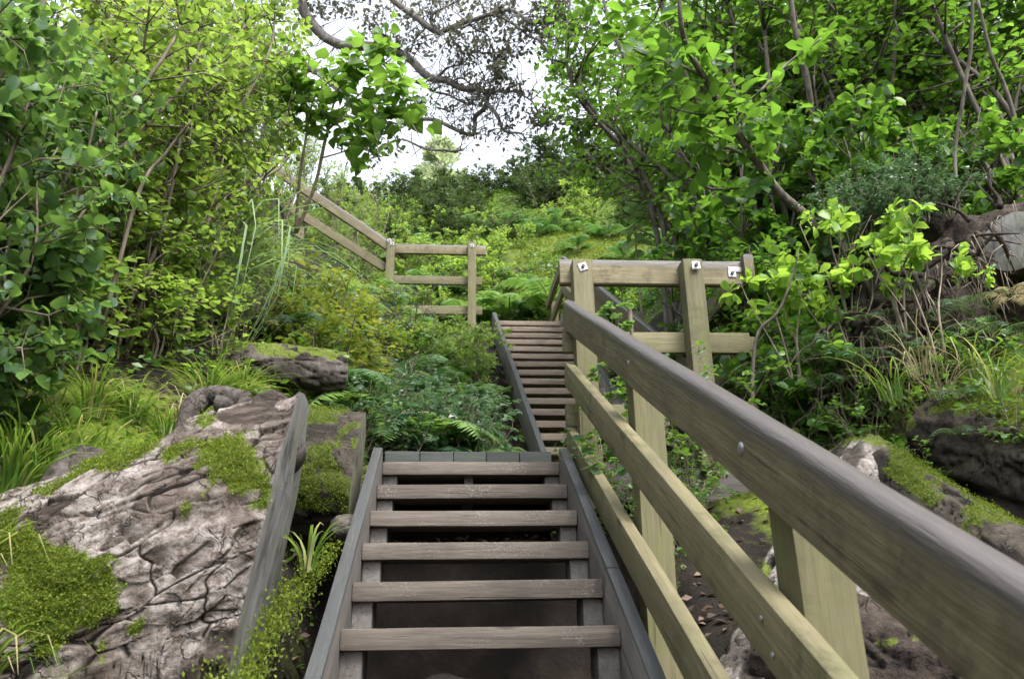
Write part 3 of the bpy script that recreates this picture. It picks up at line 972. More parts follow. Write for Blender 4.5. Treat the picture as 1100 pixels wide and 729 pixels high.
# ---- uprooted stump on the right
ST = thing('uprooted_stump', 'uprooted stump with tangled dark roots and a pale sawn end high on the right', 'stump', at(1000, 330, 4.6))
def lump(name, c, rx, mat, parent, seed, amp=.25, n=60):
    bm = bmesh.new(); bmesh.ops.create_icosphere(bm, subdivisions=5, radius=1)
    for v in bm.verts:
        q = v.co.copy()
        d = 1 + amp * mnoise.noise(q * 1.6 + Vector((seed, 0, 0))) + amp * .6 * mnoise.noise(q * 4 + Vector((seed, 3, 0))) + amp * .3 * mnoise.noise(q * 11)
        v.co = Vector((q.x * rx[0], q.y * rx[1], q.z * rx[2])) * d
    me = bpy.data.meshes.new(name); bm.to_mesh(me); bm.free(); me.materials.append(mat)
    for p in me.polygons: p.use_smooth = True
    return link(name, me, parent, Vector(c) - (parent.location if parent else Vector((0, 0, 0))))
lump('soil_mass', at(1055, 300, 4.9), (.42, .38, .42), M['log_root'], ST, 2, .35)
lump('soil_mass', at(985, 345, 4.8), (.32, .34, .34), M['log_root'], ST, 5, .4)
lump('soil_mass', at(930, 390, 4.7), (.26, .3, .24), M['log_root'], ST, 7, .4)
g = np.random.default_rng(5)
for k in range(46):
    px = g.uniform(890, 1075); f = (1075 - px) / 185
    py = 225 + f * 140 + g.uniform(-12, 40)
    z = g.uniform(4.3, 4.7)
    p = np.array(at(px, py, z)); st = Acc()
    pts = [p]
    d = np.array([g.normal(-.25, .4), g.normal(-.3, .2), g.normal(.1, .35)]); L = g.uniform(.12, .34)
    for q in range(4):
        d = d + rv(g, .28) + np.array([0, 0, -.26]); pts.append(pts[-1] + d / np.linalg.norm(d) * L * .4)
    root_tube(st, to_local(ST, pts), g.uniform(.008, .028), .003, k, 6, 4, .3)
    link('root', st.mesh('root', M['log_root'], True), ST)
out = [[], [], [], [], []]
st = Acc()
for k in range(260):
    px = g.uniform(880, 1090); f = (1090 - px) / 210
    p = np.array(at(px, 225 + f * 150 + g.uniform(-10, 95), g.uniform(4.25, 4.6)))
    d = rv(g, .05); pts = [p, p + d * .6 + [0, 0, -.03], p + d + [0, 0, -.10], p + d * 1.3 + rv(g, .03) + [0, 0, -.17]]
    tube(st, to_local(ST, pts), [.0035, .003, .002, .001], 4)
fr = link('root_fibre', st.mesh('root_fibre', M['stem'], True), ST); fr['kind'] = 'stuff'
# sawn end of the stump
g0 = at(1090, 258, 4.45)
_t, _V, _a = make_log('stump_trunk', '', '', g0, g0 + Vector((.55, .42, -.02)), .15, .17, 'log_root', 'sawn', nu=40, nv=60, seed=52, amp=.03)
for ch in list(_t.children):
    w = ch.location.copy()
    ch.parent = ST; ch.location = Vector(_t.location) - Vector(ST.location)
    if ch.name.startswith('bark'): ch.name = 'trunk'
bpy.data.objects.remove(_t)

# ---- stones by the left stringer
def stone(label, c, r, seed, mat):
    bm = bmesh.new(); bmesh.ops.create_icosphere(bm, subdivisions=4, radius=1)
    for v in bm.verts:
        q = v.co.copy(); d = 1 + .22 * mnoise.noise(q * 1.1 + Vector((seed, 0, 0))) + .06 * mnoise.noise(q * 4)
        v.co = Vector((q.x * r[0], q.y * r[1], q.z * r[2])) * d
    me = bpy.data.meshes.new('stone'); bm.to_mesh(me); bm.free(); me.materials.append(mat)
    for p in me.polygons: p.use_smooth = True
    o = link('stone', me, None, c)
    tag(o, label, 'stone'); return o
stone('flat grey stone lodged between the log and the left stringer of the steps', at(374, 570, 3.62), (.085, .18, .075), 3, M['log_grey'])
stone('rounded soil covered stone in the dark below the lowest visible steps', Vector((.02, 2.98, -.30)), (.22, .2, .16), 9, M['soil'])

def fallen_leaf(label, pos, size, mat, d, seed):
    V, F, T = place_leaves([np.zeros(3)], [d], [[0, -.25, 1]], [size], [.7], 'ovate')
    V[:, 2] += .18 * np.abs(V[:, 0]) ** 1.2
    o = link('fallen_leaf', mesh_np('fallen_leaf', V, F, M[mat], T), None, pos); tag(o, label, 'leaf')
zs = nose1(2.36) + .070
fallen_leaf('pale dead leaf lying on top of the left stringer at the bottom', (-.388, 2.36, zs), .055, 'dry', [.6, .6, .36], 1)
fallen_leaf('brown dead leaf on the right end of the landing edge', (.47, 4.40, .862), .06, 'litter', [.8, -.3, .05], 2)

# ------------------------------------------------------------------ moss and weeds along the left stringer
g = np.random.default_rng(17)
out = [[], [], [], [], []]
path = smooth_path([at(240, 760, 2.15), at(262, 715, 2.35), at(300, 660, 2.7), at(330, 620, 3.0), at(362, 585, 3.35)], 10)
for k in range(6500):
    t = g.random(); p = path[int(t * (len(path) - 1))]
    c = mnoise.noise(Vector(p) * 4)
    if g.random() > 1.15 - t * .9: continue
    o = rv(g, 1) * np.array([.042, .09, .04]) * (1.1 - .6 * t)
    out[0].append(p + o); out[1].append(rv(g, .5) + [0, 0, .6]); out[2].append(rv(g, 1)); out[3].append(g.uniform(.007, .018)); out[4].append(g.beta(2.5, 2))
V, F, T = place_leaves(*out, 'simple')
o = link('moss_bank', mesh_np('moss_bank', V, F, M['moss'], T)); tag(o, 'bright green moss filling the gap between the log and the steps', 'moss', kind='stuff')

# ------------------------------------------------------------------ grass
def make_grass(seed, n, L, mat, width=.006, spread=.12, bend=.55):
    g = np.random.default_rng(seed); V = []; F = []; T = []; m = 0
    for k in range(n):
        a = g.uniform(0, 2 * np.pi); o = np.array([math.cos(a), math.sin(a), 0])
        s = np.array([-o[1], o[0], 0])
        p0 = o * spread * math.sqrt(g.random()) * .8; l = L * g.uniform(.5, 1.1); b = bend * g.uniform(.4, 1.5); w = width * g.uniform(.7, 1.3)
        seg = 6; tt = g.beta(2, 2) if g.random() > .12 else g.uniform(.9, 1)
        for q in range(seg + 1):
            t = q / seg; ang = b * 2.2 * t * t
            p = p0 + l * (o * (math.sin(ang) * t * .9 + .12 * t) + np.array([0, 0, 1]) * t * math.cos(ang * .75))
            ww = w * (1 - t ** 2.2) + .0004
            V += [p - s * ww, p + s * ww]; T += [tt, tt]
        for q in range(seg):
            i = m + 2 * q; F += [(i, i + 1, i + 3), (i, i + 3, i + 2)]
        m += 2 * (seg + 1)
    return mesh_np('grass_blades', V, F, M[mat], T)

GR = [make_grass(s, 90, .42, 'grass') for s in (1, 2, 3)]
GD = [make_grass(s, 70, .40, 'dry', width=.004, bend=.9) for s in (4, 5)]
GD2 = make_grass(6, 26, .5, 'dry', width=.004, bend=1.0)
GR2 = make_grass(7, 32, .45, 'grass', width=.005, bend=.9)
def grass_at(px, py, z, label, group, me, s=1.0, dz=0, ground=True):
    p = at(px, py, z)
    if ground: p.z = H(p.x, p.y) - .02
    o = link('grass_tuft', me, None, p); o.rotation_euler[2] = rnd.uniform(0, 6.28); o.scale = (s, s, s)
    tag(o, label, 'grass', group); return o
for px, py, z, s in [(10, 600, 2.3, .9), (25, 560, 2.5, 1), (15, 500, 2.8, 1.1), (45, 480, 2.9, 1), (80, 470, 3.1, 1.1), (110, 465, 3.3, 1.1), (140, 460, 3.4, 1.1), (170, 455, 3.5, 1), (60, 440, 3.3, 1.1),
                     (100, 430, 3.6, 1.1), (145, 425, 3.8, 1.1), (20, 440, 3.1, 1.2), (185, 430, 3.9, 1)]:
    grass_at(px, py, z, 'tuft of long green grass arching over the back of the big pale log', 'grass tufts behind the big pale log', rnd.choice(GR), s * .62)
for px, py, z in [(225, 410, 4.4), (250, 405, 4.6), (275, 412, 4.5), (300, 405, 4.7), (325, 408, 4.7), (350, 400, 4.9), (240, 420, 4.2), (290, 425, 4.3), (330, 425, 4.4), (205, 425, 4.1), (375, 405, 5.0), (262, 398, 4.8)]:
    grass_at(px, py, z, 'tuft of yellow green grass between the pale log and the half buried log', 'grass tufts by the half buried log', rnd.choice(GR + GD[:1]), .75)
for px, py, z in [(990, 405, 4.0), (1050, 410, 3.9), (960, 430, 4.0), (1075, 430, 3.7), (1015, 430, 3.9)]:
    grass_at(px, py, z, 'tuft of dry bleached grass hanging on the bank below the stump roots', 'dry grass tufts below the stump', rnd.choice([GD2, GR2]), .75, ground=False)
for px, py, z in [(-25, 690, 2.15), (-45, 640, 2.3), (-10, 735, 2.0), (-5, 600, 2.6), (15, 560, 2.75)]:
    grass_at(px, py, z, 'long grass blades trailing in from the left at the foot of the big log', 'grass blades at the bottom left corner', GR[0], .8)
grass_at(330, 615, 3.0, 'green grass sprout growing from the moss beside the left stringer', None, make_grass(31, 16, .28, 'grass', spread=.04), 1, ground=False)

# flax with long hanging straps in the left thicket
FL = make_grass(41, 70, 1.15, 'leaf_woolly', width=.009, spread=.2, bend=1.15)
p = at(250, 190, 6.0); p.z -= 1.0
o = link('flax_clump', FL, None, p); tag(o, 'clump of long grey green strap leaves hanging in the left thicket', 'flax')

# ------------------------------------------------------------------ ferns
def make_fern(seed, nf, L, npin, mat, fine=True, rise=.75, pin=.27):
    g = np.random.default_rng(seed); out = [[], [], [], [], []]; st = Acc()
    for k in range(nf):
        a = 2 * np.pi * (k + g.uniform(-.3, .3)) / nf; o = np.array([math.cos(a), math.sin(a), 0]); s = np.array([-o[1], o[0], 0])
        l = L * g.uniform(.65, 1.1); r = rise * g.uniform(.6, 1.3)
        ts = np.linspace(0, 1, 14)
        pth = np.array([o * l * (t * .82) + np.array([0, 0, 1]) * l * (r * t - (r + .22) * t ** 2.3 * .75) for t in ts])
        tube(st, pth, np.linspace(.006, .001, 14) * (L / .6), 4, .2)
        ft = g.beta(2, 2)
        for q in range(npin):
            t = .12 + .88 * (q + .5) / npin
            i = t * 13; i0 = min(12, int(i)); p = pth[i0] + (pth[i0 + 1] - pth[i0]) * (i - i0)
            ax = pth[i0 + 1] - pth[i0]; ax /= np.linalg.norm(ax)
            nrm = np.cross(ax, s); nrm = nrm if nrm[2] > 0 else -nrm
            pl = l * pin * (math.sin(math.pi * min(1, (t * .86 + .1))) ** .8) * g.uniform(.85, 1.1)
            for sg in (1, -1):
                d = s * sg + ax * .35 - np.array([0, 0, .18]); d /= np.linalg.norm(d)
                if not fine:
                    out[0].append(p); out[1].append(d + rv(g, .05)); out[2].append(nrm + rv(g, .12)); out[3].append(pl); out[4].append(min(1, max(0, ft + g.normal(0, .12))))
                else:
                    m = 7
                    for w in range(m):
                        f = (w + .7) / (m + .4)
                        pp = p + d * pl * f - np.array([0, 0, .12 * pl * f * f])
                        sl_ = .50 * (l * .88 / npin) * (1 - f * .65)
                        e = np.cross(nrm, d)
                        for s2 in (1, -1):
                            out[0].append(pp); out[1].append(e * s2 + d * .55); out[2].append(nrm + rv(g, .15)); out[3].append(sl_); out[4].append(min(1, max(0, ft + g.normal(0, .1))))
    V, F, T = place_leaves(*out, 'lance2' if not fine else 'tri')
    return {'leaf': mesh_np('fern_fronds', V, F, M[mat], T), 'stem': st.mesh('fern_stalks', M['stem'], True), 'h': L}

TPL['tri'] = (np.array([(0, -.16, 0), (0, .16, 0), (.55, .2, .02), (1, 0, -.05), (.55, -.2, .02)], float), tri([(0, 1, 2, 3, 4)]))
TPL['lance2'] = (np.array([(0, -.05, 0), (0, .05, 0), (.3, .10, .0), (1, 0, -.12), (.3, -.10, .0)], float), tri([(0, 1, 2, 3, 4)]))
FERN = [make_fern(s, 7, .5, 12, 'fern', rise=.85, pin=.30) for s in (1, 2, 3)]
FERNB = [make_fern(s, 8, .5, 22, 'fern', fine=False, rise=.95, pin=.24) for s in (11, 12, 13)]
FERNC = [make_fern(s, 7, .8, 26, 'fern_light', fine=False, rise=.75, pin=.22) for s in (14, 15)]
FERNL = [make_fern(s, 7, .75, 15, 'fern_light', rise=.8, pin=.28) for s in (5, 6)]
FERNS = [make_fern(s, 7, .5, 12, 'silver', rise=.7, pin=.30) for s in (8, 9)]

def fern_at(x, y, var, label, group, s=1.0, cat='fern', dz=0.0, name='fern'):
    r = put_shrub(name, label, cat, var, (x, y, H(x, y) - .02 + dz), s, group=group, parts=('fronds', 'stalks'))
    return r

SH_COVER = [make_shrub('low_shrub', s, .45, .8, 7, 34, 7, .045, 'ovate', 'cover', low=.05, twig_len=.4, stem_r=.008) for s in (61, 62, 63)]
FERND = make_fern(19, 6, .5, 18, 'dry', fine=False, rise=.6, pin=.22)
SH_DARK = [make_shrub('dark_low_shrub', s, .6, .6, 8, 44, 9, .055, 'ovate', 'leaf_blue', low=.05, twig_len=.35, stem_r=.008) for s in (64, 65)]
# planted slope between kerb, log block and the far flight
g = np.random.default_rng(23)
k = 0
for (xa, xb, ya, yb, n) in [(-1.6, .52, 5.5, 10.0, 125)]:
    while k < n:
        x = g.uniform(xa, xb); y = ya + (yb - ya) * g.random() ** 1.2
        if x > .36 and y < 6.2: continue
        near = max(.45, min(1.0, (.62 - x) / .75)) * (.75 if y > 8.8 else 1)
        q = g.random()
        if q < .62: fern_at(x, max(y, 5.95), FERNB[g.integers(3)] if g.random() < .6 else FERNC[g.integers(2)], 'green fern on the planted slope left of the far flight', 'ferns on the slope left of the far flight', g.uniform(.9, 1.6) * near, dz=.12)
        elif q < .72: fern_at(x, max(y, 5.95), FERND, 'dead brown fern on the planted slope left of the far flight', 'dead ferns on the slope left of the far flight', g.uniform(.7, 1.1) * near, dz=.1)
        elif q < .80: fern_at(x, y, FERNS[g.integers(2)], 'grey green fern on the planted slope left of the far flight', 'grey ferns on the slope left of the far flight', g.uniform(.7, 1.1) * near)
        else: put_shrub('low_shrub', 'low small leaved creeper among the ferns behind the landing kerb', 'shrub', SH_COVER[g.integers(3)], (x, y, H(x, y) - .05), g.uniform(.8, 1.2) * max(.6, near), group='low creepers among the ferns behind the kerb')
        k += 1
for k, (px, py, z) in enumerate([(395, 415, 5.9), (430, 440, 5.8), (470, 425, 6.1), (500, 450, 5.9), (500, 425, 6.8), (455, 390, 7.0), (490, 385, 7.6), (420, 380, 7.0), (385, 450, 5.6), (505, 440, 6.4), (495, 400, 7.4)]):
    p = at(px, py, z); put_shrub('low_shrub', 'leafy dark shrub standing among the ferns left of the far flight', 'shrub', SH_DARK[k % 2], (p.x, p.y, H(p.x, p.y) - .05), max(.7, min(1.3, (p.z - H(p.x, p.y)) / .55)), group='dark shrubs among the ferns left of the far flight')
# silvery shrub under the far railing
SHS = make_shrub('silver', 71, 1.0, .55, 10, 90, 9, .05, 'lance', 'silver', low=.1, twig_len=.28)
shrub_to('silver_shrub', 'fine silvery blue shrub below the left post of the far railing', 'shrub', SHS, 437, 312, 9.6)
shrub_to('silver_shrub', 'silvery shrub lower down the slope above the mossy log end', 'shrub', SHS, 405, 372, 7.2)
shrub_to('silver_shrub', 'pale grey shrub in the thicket above the half buried log', 'shrub', SHS, 265, 290, 6.0)

# tree fern fronds at the head of the stairs
for (x, y, s, lab) in [(1.0, 13.0, 2.1, 'large pale green fern arching behind the head of the far flight'), (.3, 13.1, 1.9, 'pale fern behind the right post of the far railing'), (1.8, 13.3, 1.8, 'pale fern above the level part of the far handrail')]:
    fern_at(x, y, FERNC[0] if x < 1.2 else FERNC[1], lab, None, s, dz=.2)
for (x, y, s) in [(.75, 12.55, 1.2), (1.35, 12.6, 1.2), (.2, 12.6, 1.1), (1.05, 12.5, 1.0), (-.3, 12.6, 1.1)]:
    fern_at(x, y, FERNB[0], 'dark green fern crowded at the back of the upper landing', 'ferns at the back of the upper landing', s * 1.7)

# ------------------------------------------------------------------ shrub stock
def family(name, seed, hs, dens, spread, lpt, lsize, tpl, mat, twig, smat='stem', stem_r=.010, **kw):
    return [make_shrub(name, seed + i, h, spread, 4 + int(1.6 * h), int(dens * h ** 1.45), lpt, lsize, tpl, mat, smat, stem_r / (h / 2) ** .45, twig_len=twig / h, **kw) for i, h in enumerate(hs)]


S_MID = family('mid', 101, (.9, 1.3, 1.3, 1.9, 1.9, 2.7, 2.7, 3.8, 3.8, 5.2), 64, .31, 9, .066, 'ovate', 'leaf_mid', .36, low=.1)
S_GLOSSY = family('glossy', 121, (1.0, 1.5, 2.1, 2.1, 3.0), 90, .30, 8, .08, 'broad', 'leaf_glossy', .36, low=.1)
S_YEL = family('yellow', 131, (.6, .9, .9, 1.4), 110, .45, 8, .06, 'ovate', 'leaf_yellow', .3, low=.1)
S_RIDGE = [make_shrub('ridge', s, 1.1, .7, 10, 190, 9, .085, 'ovate', 'leaf_ridge', low=.1, twig_len=.26) for s in (141, 142)]
S_HILL = [make_shrub('hill', s, .7, .8, 9, 90, 8, .06, 'ovate', 'leaf_mid', low=.05, twig_len=.3) for s in (151, 152)]
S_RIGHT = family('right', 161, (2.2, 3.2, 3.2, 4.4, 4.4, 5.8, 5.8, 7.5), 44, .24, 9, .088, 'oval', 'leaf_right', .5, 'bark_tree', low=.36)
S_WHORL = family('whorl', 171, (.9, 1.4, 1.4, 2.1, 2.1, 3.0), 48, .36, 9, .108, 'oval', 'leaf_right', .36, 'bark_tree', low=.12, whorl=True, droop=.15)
S_YOUNG = [make_shrub('young', s, .9, .45, 4, 9, 8, .14, 'oval', 'leaf_young', low=.35, twig_len=.28, whorl=True, droop=.1) for s in (181, 182)]
S_UNDER = family('under', 191, (.5, .8, .8, 1.2, 1.8), 75, .5, 8, .085, 'ovate', 'leaf_right', .28, low=.08)

# ------------------------------------------------------------------ left thicket
L_ = shrub_to
L_('glossy_shrub', 'nearest glossy dark leaved shrub filling the top left corner', 'shrub', S_GLOSSY, -10, -50, 2.9, sxy=.6)
L_('glossy_shrub', 'glossy broad leaved shrub at the left edge halfway up', 'shrub', S_GLOSSY, 5, 140, 3.0, sxy=.65)
L_('glossy_shrub', 'glossy broad leaved shrub just above the grass at the left edge', 'shrub', S_GLOSSY, 20, 270, 3.1, sxy=.7)
L_('glossy_shrub', 'glossy shrub with bluish leaves second in from the top left corner', 'shrub', S_GLOSSY, 50, 10, 3.6, sxy=.6)
L_('glossy_shrub', 'glossy shrub on the far left behind the nearest bushes', 'shrub', S_GLOSSY, -40, 60, 3.6, sxy=.8)
mids = [(150, -40, 5.0, 'tall fresh green bush at the top left beside the glossy shrubs'), (205, -25, 6.0, 'tall fresh green bush reaching the top edge left of the sky'), 
        (185, 130, 5.0, 'fresh green bush in the middle of the left thicket'), (240, 90, 6.6, 'fresh green bush below the dark overhanging branches'), (268, 25, 7.6, 'slender bush at the edge of the sky on the left'),
        (150, 225, 4.6, 'leafy bush above the dark hollow on the left'), (215, 215, 5.2, 'leafy bush above the half buried log'), (265, 180, 6.2, 'leafy bush beside the strap leaved flax'),
        (285, 140, 8.0, 'thin bush next to the heart leaved shrub'), (350, 160, 14.8, 'thin bush behind the climbing handrail'), (100, 270, 4.1, 'low leafy bush over the black hollow on the left'),
        (175, 300, 4.6, 'low leafy bush at the left end of the half buried log'), (290, 255, 6.6, 'leafy bush below the climbing handrail'), (245, 300, 5.2, 'low leafy bush behind the half buried log'),
        (90, -60, 4.6, 'tall bush behind the glossy shrubs at the top edge'), (400, 195, 13.0, 'small bush above the climbing handrail'), (318, 110, 14.2, 'airy bush whose top shows between the heart leaved shrub and the sky'), (372, 178, 14.5, 'airy bush on the skyline left of the distant pine'), (232, -40, 5.9, 'tall bush in front of the leaning trunk at the top left'), (278, -5, 7.4, 'slim bush with its tip against the sky at the top left'), (250, -25, 6.8, 'tall bush at the top edge beside the sky on the left'), (165, 60, 5.2, 'tall fresh bush in the upper left thicket'), (130, 190, 5.4, 'pale green bush deep in the left thicket')]
for px, py, z, lab in mids:
    L_('leafy_shrub', lab, 'shrub', S_MID, px, py, z, sxy=(.9 if px < 240 else .55))
for px, py, z, lab in [(335, 285, 7.2, 'yellowing bush left of the far railing'), (375, 300, 7.8, 'yellowing bush just below the far railing'), (305, 320, 6.4, 'yellowing bush with orange leaves above the half buried log'), (360, 335, 6.6, 'low yellowing bush above the mossy log end'),
                       (395, 335, 8.2, 'small yellowing bush below the far railing posts'), (330, 345, 6.0, 'low yellowing bush at the right end of the half buried log')]:
    L_('yellowing_shrub', lab, 'shrub', S_YEL, px, py, z, sxy=1.0)
for px, py, z in [(470, 350, 9.9), (508, 348, 9.6), (440, 345, 9.2)]:
    L_('leafy_shrub', 'small bright bush at the foot of the far railing', 'shrub', S_HILL, px, py, z, group='small bushes at the foot of the far railing', sxy=.8)

# heart leaved shrub leaning over the gap
def heart_shrub():
    g = np.random.default_rng(77)
    base = at(318, 250, 6.2); base.z = H(base.x, base.y)
    t = thing('heart_leaf_shrub', 'tall shrub with bare pale stems and big heart shaped leaves against the sky', 'shrub', base)
    out = [[], [], [], [], []]
    tips = []
    for pts in ([(318, 250, 6.2), (338, 200, 6.1), (352, 140, 6.0), (362, 100, 5.9), (380, 66, 5.8)], [(318, 250, 6.2), (322, 190, 6.1), (330, 130, 6.0), (318, 95, 5.9), (316, 62, 5.8)],
                [(338, 200, 6.1), (356, 130, 6.0), (392, 105, 5.8), (430, 118, 5.6), (452, 140, 5.5)], [(352, 140, 6.0), (388, 100, 5.8), (420, 88, 5.6), (448, 112, 5.5)],
                [(330, 130, 6.0), (345, 95, 5.9), (400, 62, 5.8), (412, 50, 5.7)], [(345, 170, 6.0), (372, 162, 5.9), (402, 150, 5.8)], [(352, 140, 6.0), (340, 110, 5.9), (300, 85, 5.9)], [(392, 105, 5.8), (415, 130, 5.6), (432, 165, 5.5)], [(420, 118, 5.6), (440, 130, 5.5), (452, 150, 5.4)], [(392, 105, 5.8), (400, 130, 5.6), (408, 172, 5.5)], [(352, 140, 6.0), (372, 125, 5.8), (392, 140, 5.6)]):
        st = Acc()
        pth = smooth_path([np.array(at(*p)) for p in pts], 6)
        w = .016 if pts[0][1] == 250 else .008
        tube(st, pth - np.array(base), np.linspace(w, .003, len(pth)), 6)
        link('stem', st.mesh('stem', M['stem_pale'], True), t)
        for q in range(len(pth) // 2, len(pth)): tips.append(pth[q])
    for p in tips:
        if p[2] < at(340, 168, 6.0).z - .05: continue
        for k in range(7):
            d = rv(g, 1); d[2] = d[2] * .4 - .35
            o = rv(g, .085)
            out[0].append(p + o - np.array(base)); out[1].append(d); out[2].append(np.array([0, -.35, 1.0]) + rv(g, .35)); out[3].append(g.uniform(.045, .115)); out[4].append(g.beta(2, 2))
    V, F, T = place_leaves(*out, 'heart')
    link('foliage', mesh_np('heart_foliage', V, F, M['leaf_heart'], T), t)
heart_shrub()

# ------------------------------------------------------------------ overhanging tree
def canopy():
    g = np.random.default_rng(88)
    base = Vector((-6.0, 11.0, H(-6.0, 11.0) - .2))
    t = thing('overhanging_tree', 'old tree leaning in from the upper left with twisting bare branches against the white sky', 'tree', base)
    Z = 9.6
    lines = [
        ([(300, 60, 9.8), (338, 73, 9.7), (367, 99, 9.6), (388, 122, 9.5), (420, 135, 9.4)], .055, .02),
        ([(318, -30, 9.6), (320, 0, 9.5), (335, 26, 9.5), (347, 41, 9.5), (375, 50, 9.5), (405, 52, 9.4), (431, 58, 9.3), (454, 78, 9.2), (466, 86, 9.2), (481, 87, 9.1), (495, 94.5, 9.0), (513, 96, 9.0), (523, 103, 8.9)], .07, .032),
        ([(523, 103, 8.9), (524, 110, 8.9), (536, 122, 8.8), (542, 140, 8.8), (559, 144, 8.7), (566, 153, 8.7)], .03, .006),
        ([(523, 103, 8.9), (533, 100, 8.9), (553, 100, 8.8), (571, 113, 8.7), (578, 128, 8.7)], .02, .005),
        ([(395, -25, 9.3), (425, 0, 9.2), (443, 14.5, 9.1), (460, 29, 9.0), (472, 36, 9.0), (484, 30.5, 8.9), (501, 23, 8.8), (527, 16, 8.7), (548, 12, 8.6), (571, 22, 8.5), (600, 22, 8.4), (625, 30, 8.3)], .045, .012),
        ([(527, 17, 8.7), (550, 26, 8.6), (571, 38, 8.5), (583, 49, 8.4), (592, 66, 8.4)], .02, .005),
        ([(405, 60, 9.4), (417, 73, 9.4), (431, 83, 9.4), (454, 90, 9.4), (466, 99, 9.3), (484, 102, 9.3), (501, 110, 9.2), (513, 113, 9.2)], .028, .008),
        ([(420, 118, 9.4), (457, 128, 9.4), (480, 135, 9.3), (507, 145, 9.2), (513, 135, 9.2), (513, 125, 9.2), (521, 116, 9.1), (523, 103, 8.9)], .02, .03),
        ([(430, 150, 9.2), (457, 160, 9.1), (481, 163, 9.0), (498, 162, 8.9)], .012, .016),
        ([(466, 86, 9.2), (478, 76, 9.1), (496, 70, 9.0), (508, 55, 9.0)], .015, .005), ([(484, 88, 9.1), (497, 84, 9.0), (508, 92, 9.0), (518, 82, 8.9)], .012, .005),
        ([(472, 36, 9.0), (463, 22, 9.0), (478, 10, 9.0), (502, -4, 8.9)], .018, .006), ([(460, 29, 9.0), (446, 40, 9.1), (440, 55, 9.1)], .012, .005),
        ([(501, 23, 8.8), (512, 34, 8.8), (526, 42, 8.8), (530, 62, 8.8)], .012, .004), ([(548, 12, 8.6), (556, -4, 8.6), (575, -15, 8.5)], .012, .005), ([(338, 73, 9.7), (320, 85, 9.7), (302, 110, 9.7)], .02, .006)]
    st = Acc()
    trunk = smooth_path([np.array(base), np.array(base) + [.4, -.2, 1.5], np.array(at(215, 75, 10.2)) + [0, 0, -.4], np.array(at(300, 60, 9.8))], 8)
    tube(st, trunk - np.array(base), np.linspace(.28, .075, len(trunk)), 10)
    trunk2 = smooth_path([trunk[14], np.array(at(250, -40, 10.0)), np.array(at(318, -30, 9.6)), np.array(at(395, -25, 9.3))], 6)
    tube(st, trunk2 - np.array(base), np.linspace(.13, .05, len(trunk2)), 8)
    link('trunk', st.mesh('trunk', M['bark_canopy'], True), t)
    out = [[], [], [], [], []]
    tw = Acc()
    for pts, r0, r1 in lines:
        st = Acc()
        pth = smooth_path([np.array(at(*p)) for p in pts], 5)
        pth = pth + np.array([[mnoise.noise(Vector(p) * 3), mnoise.noise(Vector(p) * 3 + Vector((7, 0, 0))), mnoise.noise(Vector(p) * 3 + Vector((0, 9, 0)))] for p in pth]) * .05
        tube(st, pth - np.array(base), np.linspace(r0, r1, len(pth)), 7)
        link('branch', st.mesh('branch', M['bark_canopy'], True), t)
        for i in range(2, len(pth)):
            for k in range(1 if i % 2 else 2):
                d = rv(g, 1.0); d[2] = d[2] * .7 + .1; d /= np.linalg.norm(d)
                L = g.uniform(.12, .5)
                q = pth[i] + d * L * .5 + rv(g, .05); e = q + d * L * .5 + rv(g, .10)
                tube(tw, np.array([pth[i], q, e]) - np.array(base), [.007, .004, .002], 4)
    # leaf tufts hang in loose clumps
    clumps = [(413, 28, 9.3, .20), (398, 40, 9.4, .14), (452, 8, 9.0, .22), (480, 6, 8.9, .26), (495, 30, 8.8, .2), (512, 52, 8.8, .22), (520, 70, 8.8, .24), (530, 82, 8.8, .24), (538, 100, 8.8, .16), (545, 132, 8.7, .16),
              (528, 140, 8.7, .15), (572, 122, 8.6, .14), (582, 132, 8.6, .13), (590, 140, 8.5, .12), (322, 6, 9.5, .2), (345, 2, 9.5, .2), (372, 0, 9.5, .22), (395, -6, 9.4, .22), (305, 38, 9.6, .16), (300, 20, 9.6, .18), (548, 40, 8.6, .2),
              (560, 22, 8.5, .18), (578, 8, 8.4, .2), (590, 30, 8.4, .18), (600, 48, 8.4, .15), (540, 8, 8.6, .2), (520, -4, 8.7, .25), (428, 40, 9.2, .13), (505, 85, 9.0, .16), (490, 60, 9.0, .15), (460, 52, 9.1, .12),
              (430, 120, 9.3, .12), (452, 106, 9.3, .12), (405, 142, 9.3, .14), (395, 160, 9.4, .16), (412, 165, 9.3, .14), (378, 150, 9.5, .16), (508, 110, 9.1, .1), (600, 5, 8.4, .2), (555, 55, 8.6, .12), (535, 55, 8.7, .16), (480, 118, 9.2, .08), (500, 140, 9.2, .08), (560, 100, 8.7, .08)]
    for px, py, z, s in clumps:
        c = np.array(at(px, py, z))
        for sub in range(max(3, int(42 * s))):
            cc = c + rv(g, 1) * np.array([s * .62, s * .8, s * .42])
            tube(tw, np.array([c + (cc - c) * .2 + rv(g, .02), c + (cc - c) * .6 + rv(g, .04), cc]) - np.array(base), [.005, .003, .0015], 3)
            rr = g.uniform(.04, .085)
            for k in range(g.integers(9, 20)):
                p = cc + rv(g, rr) * [1, 1, .7]
                out[0].append(p - np.array(base)); out[1].append(rv(g, 1)); out[2].append(np.array([0, 0, 1]) + rv(g, .6)); out[3].append(g.uniform(.045, .085)); out[4].append(g.beta(2, 3))
    link('twigs', tw.mesh('twigs', M['bark_canopy'], True), t)
    V, F, T = place_leaves(*out, 'simple')
    link('foliage', mesh_np('canopy_foliage', V, F, M['leaf_canopy'], T), t)
canopy()

